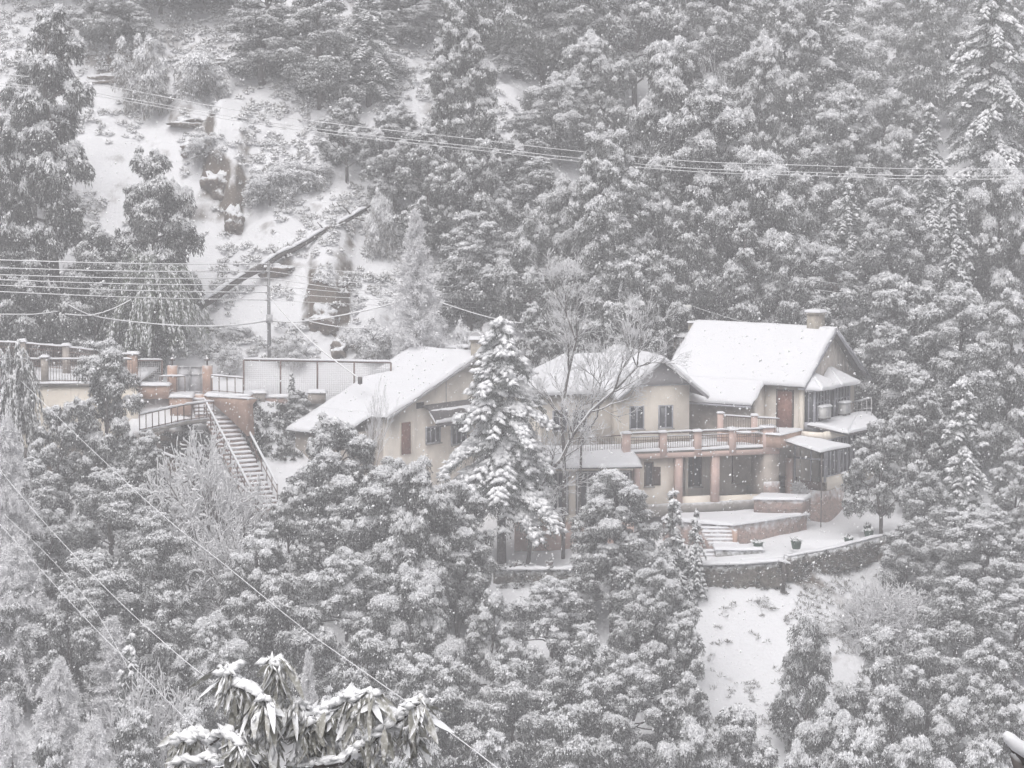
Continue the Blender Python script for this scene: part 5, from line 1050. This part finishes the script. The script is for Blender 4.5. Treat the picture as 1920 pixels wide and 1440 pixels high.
bare_path('bare_tree', 'leaning bare tree with dark curved trunk between the cedar and the balcony', [(985, 1100), (992, 1040), (998, 980), (1008, 925), (1030, 885), (1052, 862), (1075, 815), (1108, 772), (1150, 735), (1195, 688)], -5.2, .13, 3, (3, 1.3))
bare_path('bare_tree', 'upright bare frosty tree just right of the cedar', [(1056, 930), (1058, 850), (1052, 780), (1066, 700), (1080, 640), (1062, 590)], -4.4, .11, 4, (3, 1.2))
bare_path('bare_tree', 'slender bare tree in front of the left end of the balcony rail', [(1085, 900), (1090, 830), (1120, 780), (1125, 720)], -4.0, .08, 5, (2, 1.0))

# ------------------------------------------------------------------ wood on the upper slope (one mass) and ground cover
def merge(name, protos, spots, keep, label):
    rs = np.random.RandomState(77); VV=[]; FF={3: [], 4: []}; MI={3: [], 4: []}; n0 = 0; cache = {}
    for (x, y, s, sz) in spots:
        p = protos[rs.randint(len(protos))]; ang = rs.rand()*6.28; R = np.array([[math.cos(ang), -math.sin(ang), 0], [math.sin(ang), math.cos(ang), 0], [0, 0, 1]])
        for ch in p.children:
            if ch.name.startswith('limbs'): continue
            me = ch.data
            if me.name not in cache:
                co = np.empty(len(me.vertices)*3, np.float32); me.vertices.foreach_get('co', co); li = np.empty(len(me.loops), np.int32); me.loops.foreach_get('vertex_index', li)
                k = me.polygons[0].loop_total; cache[me.name] = (co.reshape(-1, 3), li, k)
            co, li, k = cache[me.name]
            if ch.name.startswith('trunk'): continue
            f = li.reshape(-1, k); grp = 8 if k == 3 else 1; m = rs.rand(len(f)//grp) < keep; f = f.reshape(-1, grp, k)[m].reshape(-1, k)
            used, inv = np.unique(f, return_inverse=True); v = co[used]*np.array([s, s, sz])@R.T+np.array([x, y, h1(x, y)-.2])
            if ch.name.startswith('foliage'): pass
            VV.append(v); FF[k].append(inv.reshape(f.shape)+n0); MI[k].append(np.full(len(f), 0 if ch.name.startswith('foliage') else 1)); n0 += len(v)
    fs = [np.concatenate(FF[k]) for k in (3, 4) if FF[k]]; mi = np.concatenate([np.concatenate(MI[k]) for k in (3, 4) if MI[k]])
    o = link_mesh(name, np.concatenate(VV), fs, LEAF); o.data.materials.append(SNOWT); o.data.polygons.foreach_set('material_index', mi.astype(np.int32)); o['kind'] = 'stuff'; o['label'] = label; return o
rs = np.random.RandomState(12); spots = []
for row, (y, st) in enumerate(((46, 5.2), (53, 5.5), (61, 6), (70, 6.5), (80, 7), (92, 7.5), (104, 8), (116, 8.5))):
    x = -40-row*3
    while x < 44+row*4:
        xx = x+rs.normal()*1.2
        if not (y < 50 and -26 < xx < -14) and not (xx > 9 and y < 55): spots.append((xx, y+rs.normal()*2, .85+.4*rs.rand(), .9+.4*rs.rand()))
        x += st
protos = [KINDS[k][3] for k in ('oakA', 'oakC', 'oakD', 'oakE', 'oakF')]
merge('forest', protos, spots, .42, 'hazy snow-covered oak wood closing the top of the slope')
spots = []
for k in range(46):
    x = -36+72*rs.rand(); y = -34-14*rs.rand(); spots.append((x, y, .7+.3*rs.rand(), .5+.1*rs.rand()))
spots = [s for s in spots if at(960, 1440, s[1])[2]-1.0 > h1(s[0], s[1])+6.2 or True]
def cover(name, lab, n, region, sz, matl, seed, leafn=46, lsz=1.0, snow=0, cond=None):
    """low plants poking through the snow"""
    rs = np.random.RandomState(seed); P = []
    while len(P) < n:
        p = region(rs)
        if p is not None: P.append(p)
    P = np.array(P); r = sz*(.3+1.3*rs.rand(n)**2.2); I = np.repeat(np.arange(n), leafn); N_ = len(I); d = unit(rs.normal(size=(N_, 3))); d[:, 2] = np.abs(d[:, 2])
    C = P[I]+d*(r[I]*rs.rand(N_)**.5)[:, None]*V(1, 1, .7); o = leaves_mesh(name, C, d+rs.normal(size=(N_, 3))*.4+V(0, 0, .15), (.16+.16*rs.rand(N_))*lsz, (.04+.03*rs.rand(N_))*lsz, matl, None, rs)
    o['kind'] = 'stuff'; o['label'] = lab; return P, r
def up_region(rs):
    px, py = rs.rand()*1000-20, -30+rs.rand()*710
    if fbm(px/60., py/60., 1.0) < .0+.22*(px < 400 and 150 < py < 560)-.35*(py < 140)-.12*(px > 520 and py < 420)+.1*rs.normal(): return None
    for (ex, ey, ea, eb) in ((412, 365, 42, 85), (240, 155, 95, 24), (612, 600, 42, 62), (355, 232, 60, 18), (525, 505, 50, 22)):
        if ((px-ex)/ea)**2+((py-ey-8)/eb)**2 < 1 and rs.rand() < .85: return None
    p = ground(px, py, 12.5); return p if p[1] < 50 else None
P_, r_ = cover('undergrowth', 'scattered low scrub poking through the snow on the hillside', 3600, up_region, .30, SCRUB, 3, leafn=34)
rs = np.random.RandomState(8); I = np.repeat(np.arange(len(P_)), 24); n = len(I); d = unit(rs.normal(size=(n, 3))); d[:, 2] = np.abs(d[:, 2]); s = .05+.07*rs.rand(n)
o = lumps_mesh('scrub_snow', P_[I]+d*(r_[I]*.95)[:, None]*V(1, 1, .75), np.stack([s*1.5, s, s*.7], 1), SNOWT, None, rs); o['kind'] = 'stuff'; o['label'] = 'lumps of snow resting on the hillside scrub'
def lo_region(rs):
    px, py = 1270+rs.rand()*420, 1055+rs.rand()*330
    if fbm(px/40., py/40., 1.3)+(.4 if px > 1500 and py < 1230 else -.05)+.15*rs.normal() < .2: return None
    return ground(px, py, -36)
cover('dry_grass', 'dry grass tufts poking through the open snow slope below the path wall', 700, lo_region, .17, SCRUB, 5, leafn=20, lsz=.8)
def ivy_region(rs):
    px, py = (455+rs.rand()*110, 757+rs.rand()*110) if rs.rand() < .6 else (305+rs.rand()*90, 815+rs.rand()*60)
    return ground(px, py, -8)
cover('ivy', 'snow-dusted creeper covering the bank around the staircase', 260, ivy_region, .3, LEAF, 6)
def bank_region(rs):
    a = rs.rand(); c = B(1.4+rs.rand()*.3, .2+rs.rand()*.8, -1.6+rs.rand()*2.0); return c
cover('creeper', 'frosted creeper on the stone base of the tallest house', 60, lambda rs: B(-.7+rs.rand()*.9, .15, -1.6+2.2*rs.rand()), .22, FROST, 9)

def wall_region(rs):
    t = rs.rand(); x = -1+15.4*t if rs.rand() < .6 else 0
    if x: return V(x, -8.75, -3.4+rs.rand()*1.4)
    x = 15+5.6*rs.rand(); return V(x, float(np.interp(x, [14.6, 15.8, 17.2, 18.9, 20.6], [-8.65, -7.85, -6.65, -4.7, -2.95])), -2.9+1.3*rs.rand())
cover('moss', 'frosted moss and creeper hanging on the low path walls', 260, wall_region, .17, LEAF, 16, leafn=26, lsz=.7)

# rocks and bare earth faces on the left slope
def rock(px, py, w, h, lab, dep=.9, earth=False, seed=1):
    p = ground(px, py+h*.3, 12); rs = np.random.RandomState(seed); s = w/66.; hh = h/66.; n, k = 14, 18; vs = []
    for i in range(n+1):
        th_ = math.pi*i/n
        for j in range(k):
            ph = 2*math.pi*j/k; d = V(math.sin(th_)*math.cos(ph), math.sin(th_)*math.sin(ph), math.cos(th_)); sg = np.sign(d)*np.abs(d)**.8
            r = 1+.75*float(fbm(d[0]*1.6+seed*7, d[1]*2+d[2]*2.3, 1.5)); vs.append(p+V(0, .25, hh*.3)+sg*V(s, dep, hh)*r)
    fs = [(i*k+j, i*k+(j+1) % k, (i+1)*k+(j+1) % k, (i+1)*k+j) for i in range(n) for j in range(k)]
    t = MB().add(vs, fs).build('rock_outcrop', ROCK, None, True); tag(t, lab, 'rock', 'rock faces on the left slope'); return t
ROCKS = [(240, 152, 150, 34, 'long dark rock ledge under the top left trees'), (318, 185, 60, 26, 'rock at the right end of the long dark ledge'), (355, 230, 90, 22, 'narrow rock ledge below the upper power lines'),
 (400, 118+0, 60, 14, 'short thin ledge high above the long power lines'), (368, 278, 64, 36, 'broken rock on the slope above the brown bare patch'), (405, 348, 52, 62, 'tall brown bare earth patch in the middle of the left slope'),
 (440, 412, 44, 66, 'second brown earth patch just below the first'), (610, 600, 60, 70, 'dark rock face right of the utility pole'), (665, 648, 32, 20, 'round boulder left of two above the netting fence'), (708, 640, 30, 14, 'flatter boulder right of two above the netting fence'),
 (635, 655, 34, 36, 'small rock beside the boulders above the netting fence'), (520, 510, 70, 30, 'rock under the middle of the fallen log'), (800, 645, 80, 26, 'rock bank behind the left house ridge'), (850, 560, 60, 24, 'rock at the right of the frosted larch foot')]
for i, (a, b, w, h_, lab) in enumerate(ROCKS): rock(a, b, w, h_, lab, seed=i+1)

# fallen log
g0, g1 = ground(372, 600, 11), ground(690, 437, 14); g0 = g0+V(0, -.3, .5); g1 = g1+V(0, -.4, .9)
lg_ = thing('fallen_log', 'long fallen tree trunk with snow along it, slanting up the left slope', 'log', g0)
rs = np.random.RandomState(4); P = [g0+(g1-g0)*t+V(0, 0, .25*math.sin(t*3.1))+rs.normal(size=3)*.05 for t in np.linspace(0, 1, 12)]
sh = max(0, max(h1(p[0], p[1])-.05-p[2] for p in P))
for p in P: p[2] += sh
m = MB(); m.tube(P, list(np.linspace(.30, .16, 12)), 9); m.build('log', BARK, lg_, True)
for (i, dx, dz) in ((9, .8, .5), (10, 1.2, -.4), (10, -.6, .9), (11, 1.0, .7), (11, .7, -.7), (8, -.4, .7), (5, -.3, .6)):
    m = MB(); p = P[i]; m.tube([p, p+V(dx*.5, -.3, dz*.5), p+V(dx, -.4, dz*.8)], [.07, .05, .025], 5); m.build('branch', BARK, lg_, True)
for i in range(11): snow_strip(P[i]+V(0, -.08, .2-.010*i), P[i+1]+V(0, -.08, .2-.010*(i+1)), .46-.016*i, .17, 'snow_cover', SNOW, lg_) if i % 5 != 3 else None

# ------------------------------------------------------------------ pole and wires
gp = ground(505, 676, 9.5); PY = gp[1]
pl = thing('utility_pole', 'tall grey utility pole carrying many wires behind the netting fence', 'utility pole', gp)
topz = at(505, 491, PY); m = MB(); m.tube([gp-V(0, 0, .6), V(gp[0], PY, topz[2])], [.13, .085], 10); m.build('pole', POLE, pl, True)
for py in (495, 509, 522, 535, 549, 563):
    c = at(503, py, PY-.1); m = MB(); m.lathe(c-V(.12, 0, .06), [(.03, 0), (.06, .04), (.06, .1), (.02, .13)], 8); m.beam(c-V(.12, 0, 0), c+V(.1, .08, 0), .03); m.build('insulator', ACW, pl)
m = MB(); pbox(m, 499, 511, 590, 606, PY-.25, .18); m.build('box', GREYM, pl)
def wire(pts, Y, lab, r=.026, sag=0, cat='wire', grp='wires on the utility pole', white=True, Ys=None):
    n = len(pts); P = []; ys = Ys or [Y]*n; ctrl = [at(a, b, y) for (a, b), y in zip(pts, ys)]
    for i in range(n-1):
        L = np.linalg.norm(ctrl[i+1]-ctrl[i]); k = max(2, int(L/1.2))
        # Catmull-Rom through the control points
        p0 = ctrl[i-1] if i else ctrl[i]*2-ctrl[i+1]; p3 = ctrl[i+2] if i+2 < n else ctrl[i+1]*2-ctrl[i]
        for j in range(k):
            t = j/k; a, b = ctrl[i], ctrl[i+1]; P.append(.5*((2*a)+(b-p0)*t+(2*p0-5*a+4*b-p3)*t*t+(3*a-p0-3*b+p3)*t**3)+V(0, 0, -sag*4*t*(1-t)))
    P.append(ctrl[-1]); t = thing('wire', lab, cat, P[0], grp)
    m = MB(); m.tube(P, r*.55, 5); m.build('cable', IRON, t, True); m = MB(); m.tube([p+V(0, -.2*r, r*.55) for p in P], [r*(.85+.3*float(vnoise(p[0], p[2], 2.))) for p in P], 6); m.build('snow_cover', SNOWT, t, True); return t
ORD = ['topmost', 'second', 'third', 'fourth', 'fifth', 'lowest']
for i, (y0, y1, y2, y3) in enumerate(((488, 495, 513, 531), (503, 509, 533, 541), (516, 522, 546, 556), (525, 535, 552, 566), (535, 549, 561, 574), (547, 563, 572, 582))):
    wire([(-30, y0-1), (250, (y0+y1)/2+3), (505, y1)], PY, ORD[i]+' of six straight wires running left from the utility pole', Ys=[3, 6, PY], r=.034)
    wire([(505, y1), (700, y2), (1085, y3)], PY, ORD[i]+' of six thin wires running right from the utility pole', Ys=[PY, PY+1, PY+3], r=.022)
wire([(128, 572), (165, 590), (230, 602), (350, 612), (440, 610), (504, 602)], PY, 'thick sagging cable left of the utility pole', r=.05, Ys=[4, 5, 6, 7.5, 9, PY])
wire([(246, 562), (215, 578), (170, 592), (122, 589)], 5, 'short curved cable looping below the left wires', r=.04); wire([(-30, 589), (60, 590), (110, 584)], 5, 'thick cable end at the left edge above the railings', r=.04)
wire([(505, 602), (560, 604), (650, 590), (735, 570), (800, 545)], PY, 'thick cable rising right from the utility pole', r=.045)
wire([(505, 556), (545, 603), (600, 655), (674, 711)], PY, 'thick service cable dropping from the pole to the left roof', Ys=[PY, PY-1, PY-3, 5], r=.05)
wire([(580, 603), (640, 614), (700, 616)], PY, 'short slack cable right of the utility pole', r=.035)
wire([(825, 567), (880, 585), (940, 601), (980, 606)], 9, 'cable sloping down to the tip of the drooping cedar', r=.035)
t = thing('bracket', 'small dark bracket where the service cable meets the left roof', 'bracket', at(675, 716, 5)); m = MB(); pbox(m, 671, 679, 707, 720, 4.9, .25); m.build('block', IRON, t); m = MB(); m.tube([at(675, 714, 5), at(675, 722, 5)], .03, 6); m.build('stub', IRON, t)
for i, (a, b, c, d, e) in enumerate(((146, 186, 231, 281, 309), (163, 200, 246, 294, 322), (168, 206, 255, 300, 328))):
    wire([(-40, a-10), (165, a+10), (410, b+15), (640, b+48), (860, b+72), (1075, d+2), (1300, e-6), (1500, e+1), (1720, e+8), (1960, e+8)], 17, ('upper', 'middle', 'lower')[i]+' of three long power lines crossing above the houses', r=.025, grp='long power lines', Ys=[19, 19, 18, 17.5, 17, 17, 16, 16, 17, 18])
for i, (a, b) in enumerate(((525, 540), (543, 556), (556, 570), (566, 582))):
    wire([(1480, a-6), (1560, (a+b)/2-2), (1622, b)], 14.5, ('uppermost', 'second', 'third', 'lowest')[i]+' of four thin wires above the chimney of the tallest house', r=.016, grp='thin wires by the tallest house')
wire([(1300, 575), (1380, 600), (1450, 612)], 13.5, 'thin wire from the square pole box to behind the tallest ridge', r=.016, grp='thin wires by the tallest house')
GF = 'diagonal cables in the foreground'
wire([(40, 715), (150, 822), (300, 962), (420, 1058), (560, 1172), (700, 1272), (850, 1378), (960, 1462)], -60, 'longest diagonal foreground cable, ending at the bottom middle', r=.013, grp=GF, Ys=[-20, -38, -52, -62, -74, -86, -96, -104])
wire([(-30, 845), (70, 965), (200, 1105), (330, 1225), (420, 1295)], -70, 'second diagonal foreground cable, ending behind the large-leaved bush', r=.012, grp=GF, Ys=[-45, -56, -68, -78, -86])
wire([(-30, 950), (60, 1050), (170, 1170), (290, 1290), (392, 1392)], -70, 'third diagonal foreground cable, crossing the lower left larches', r=.011, grp=GF, Ys=[-50, -60, -70, -80, -88])
wire([(5, 962), (90, 1042), (175, 1140), (250, 1270)], -60, 'thin upper cable among the lower left larches', r=.009, grp=GF, Ys=[-50, -56, -64, -72])

# ------------------------------------------------------------------ foreground bush with large hanging leaves
FY = -130.0
fb = thing('large_leaved_bush', 'nearby bush with long drooping leaves and thick snow on its branches, bottom left', 'bush', at(560, 1900, FY))
rs = np.random.RandomState(21); brp = [
 [(520, 1950), (525, 1600), (505, 1440), (480, 1370), (455, 1320), (440, 1285), (432, 1262)], [(455, 1320), (490, 1335), (540, 1345), (580, 1350)], [(440, 1285), (470, 1296), (500, 1318)],
 [(525, 1600), (560, 1440), (575, 1380), (600, 1345), (612, 1330), (660, 1310)], [(505, 1440), (515, 1340), (520, 1290), (517, 1258), (515, 1246)], [(575, 1380), (610, 1392), (650, 1408), (690, 1420)], [(600, 1345), (570, 1330), (548, 1322)],
 [(560, 1440), (640, 1430), (690, 1395), (720, 1370), (755, 1347), (782, 1322)], [(690, 1395), (740, 1385), (775, 1378)], [(650, 1408), (655, 1350), (660, 1322), (665, 1305)], [(720, 1370), (705, 1330), (695, 1305)],
 [(520, 1600), (430, 1450), (395, 1395), (365, 1375), (345, 1388)], [(395, 1395), (420, 1375), (450, 1400)], [(430, 1450), (400, 1425), (345, 1432)], [(505, 1440), (480, 1425), (440, 1432)]]
mb = MB(); LC=[]; LD=[]; LL=[]; sn = []
for bi, pts in enumerate(brp):
    yo = rs.normal()*.35; P = [at(a, b, FY+yo*(i/len(pts))) for i, (a, b) in enumerate(pts)]; mb.tube(P, list(np.linspace(.028 if len(pts) > 4 else .016, .008, len(P))), 6)
    for i in range(len(P)-1):
        if pts[i][1] < 1470: sn.append((P[i], P[i+1]))
        L = np.linalg.norm(P[i+1]-P[i]); k = int(L/.026)
        for j in range(k):
            if pts[i][1] > 1460: continue
            t = j/k; c = P[i]+(P[i+1]-P[i])*t
            for q in range(2 if vnoise(c[0]*5+bi, c[2]*5, 1.0) < .12 else 0): LC.append(c+rs.normal(size=3)*V(.05, .07, .02)); LD.append(rs.normal(size=3)*V(.38, .4, .15)+V(0, 0, -1)); LL.append(.10+.12*rs.rand())
    for q in range(26):
        LC.append(P[-1]+rs.normal(size=3)*.03); LD.append(rs.normal(size=3)*V(.55, .55, .2)+V(0, 0, -.9)); LL.append(.15+.11*rs.rand())
mb.build('branch', BARK, fb, True)
# each leaf: a folded, tapering blade
LC, LD, LL = np.array(LC), unit(np.array(LD)), np.array(LL); n = len(LC); S = unit(np.cross(LD, rs.normal(size=(n, 3)))); Nn = np.cross(S, LD); CU = rs.normal(size=(n, 3))*.22; WV = .6+.8*rs.rand(n); prof = [(0, .1), (.15, .6), (.4, 1), (.7, .8), (.92, .35), (1, .04)]; vs = []
for t, w in prof:
    bend = V(0, 0, -1)*(t*t*.12*LL)[:, None]+CU*(t*t*LL)[:, None]; c = LC+LD*(LL*t)[:, None]+bend; wv = S*(LL*.135*w*WV)[:, None]; f = Nn*(LL*.035*w)[:, None]; vs += [c-wv+f, c, c+wv+f]
vs = np.stack(vs, 1); k = vs.shape[1]; q = []
for i in range(len(prof)-1): a = i*3; q += [(a, a+1, a+4, a+3), (a+1, a+2, a+5, a+4)]
link_mesh('foliage', vs.reshape(-1, 3), [(np.array(q)[None]+(np.arange(n)*k)[:, None, None]).reshape(-1, 4)], BROADL, fb, True)
VS=[]; SS=[]; DD=[]
for (a, b) in sn:
    L = np.linalg.norm(b-a); k = int(L/.007)+1; t = rs.rand(k)[:, None]; VS.append(a+(b-a)*t+rs.normal(size=(k, 3))*V(.02, .025, .006)+V(0, 0, .028)); s = .016+.034*rs.rand(k)**1.5; SS.append(np.stack([s*1.9, s*1.1, s*.9], 1)); DD.append(np.repeat((b-a)[None], k, 0)+rs.normal(size=(k, 3))*.1)
for pts in brp:
    c = at(*pts[-1], FY); k = 26; VS.append(c+rs.normal(size=(k, 3))*V(.045, .045, .015)+V(0, 0, .015)); s = .02+.035*rs.rand(k); SS.append(np.stack([s*1.4, s, s*.8], 1)); DD.append(rs.normal(size=(k, 3))*V(1, 1, .3))
lumps_mesh('snow_cover', np.concatenate(VS), np.concatenate(SS), SNOWT, fb, rs, np.concatenate(DD))
# snow lying along the leaves themselves
k = rs.rand(n) < .75; m_ = k.sum(); lumps_mesh('snow_cover', LC[k]+LD[k]*(LL[k]*.35)[:, None]+V(0, -.006, .006), np.stack([LL[k]*.33, LL[k]*.085, LL[k]*.05], 1)*(.6+.5*rs.rand(m_))[:, None], SNOWT, fb, rs, LD[k])
# snowy branch stub in the bottom right corner
t = thing('branch_stub', 'thick snow-covered branch end poking in at the bottom right corner', 'branch', at(1930, 1500, -132))
P = [at(1930, 1520, -132), at(1908, 1432, -132), at(1900, 1412, -132)]; m = MB(); m.tube(P, [.05, .035, .028], 8); m.tube([at(1940, 1440, -132), at(1908, 1412, -132), at(1886, 1382, -132)], [.04, .032, .02], 8); m.build('branch', BARKL, t, True)
A_ = [at(x, y, -132.05) for x, y in ((1945, 1418), (1925, 1408), (1905, 1396), (1893, 1384), (1884, 1374))]; m = MB(); m.tube(A_, [.05, .052, .048, .042, .022], 10); m.build('snow_cover', SNOW, t, True)

# ------------------------------------------------------------------ falling snow and the snowy air
rs = np.random.RandomState(99); n = 64000; dist = 34+140*rs.rand(n)**.7; pxs, pys = rs.rand(n)*2300-190, rs.rand(n)*1800-180
C = CAM+FWD*dist[:, None]+np.stack([(pxs-960)/F_PX*dist, 0*dist, 0*dist], 1)+UPV*((720-pys)/F_PX*dist)[:, None]
C = C[C[:, 2] > hgt(C[:, 0], C[:, 1])]; n = len(C); s = (.009+.014*rs.rand(n)**2)
o = lumps_mesh('falling_snow', C, np.stack([s*1.3, s, s], 1), SNOWT, None, rs, np.stack([-.5+rs.normal(size=n)*.3, rs.normal(size=n)*.3, -1+0*s], 1)); o['kind'] = 'stuff'; o['label'] = 'snowflakes falling through the air'
hm = bpy.data.materials.new('snowy_air'); hm.use_nodes = True; nt = hm.node_tree; nt.nodes.clear(); pv = nt.nodes.new('ShaderNodeVolumePrincipled'); ou = nt.nodes.new('ShaderNodeOutputMaterial')
pv.inputs['Color'].default_value = (.93, .925, .95, 1); pv.inputs['Density'].default_value = HAZE_DENSITY; pv.inputs['Anisotropy'].default_value = 0.0; nt.links.new(pv.outputs[0], ou.inputs['Volume'])
hz = MB().box(V(-112, -156, -51), V(224, 0, 0), V(0, 290, 0), V(0, 0, 156)).build('haze', hm); hz['kind'] = 'stuff'
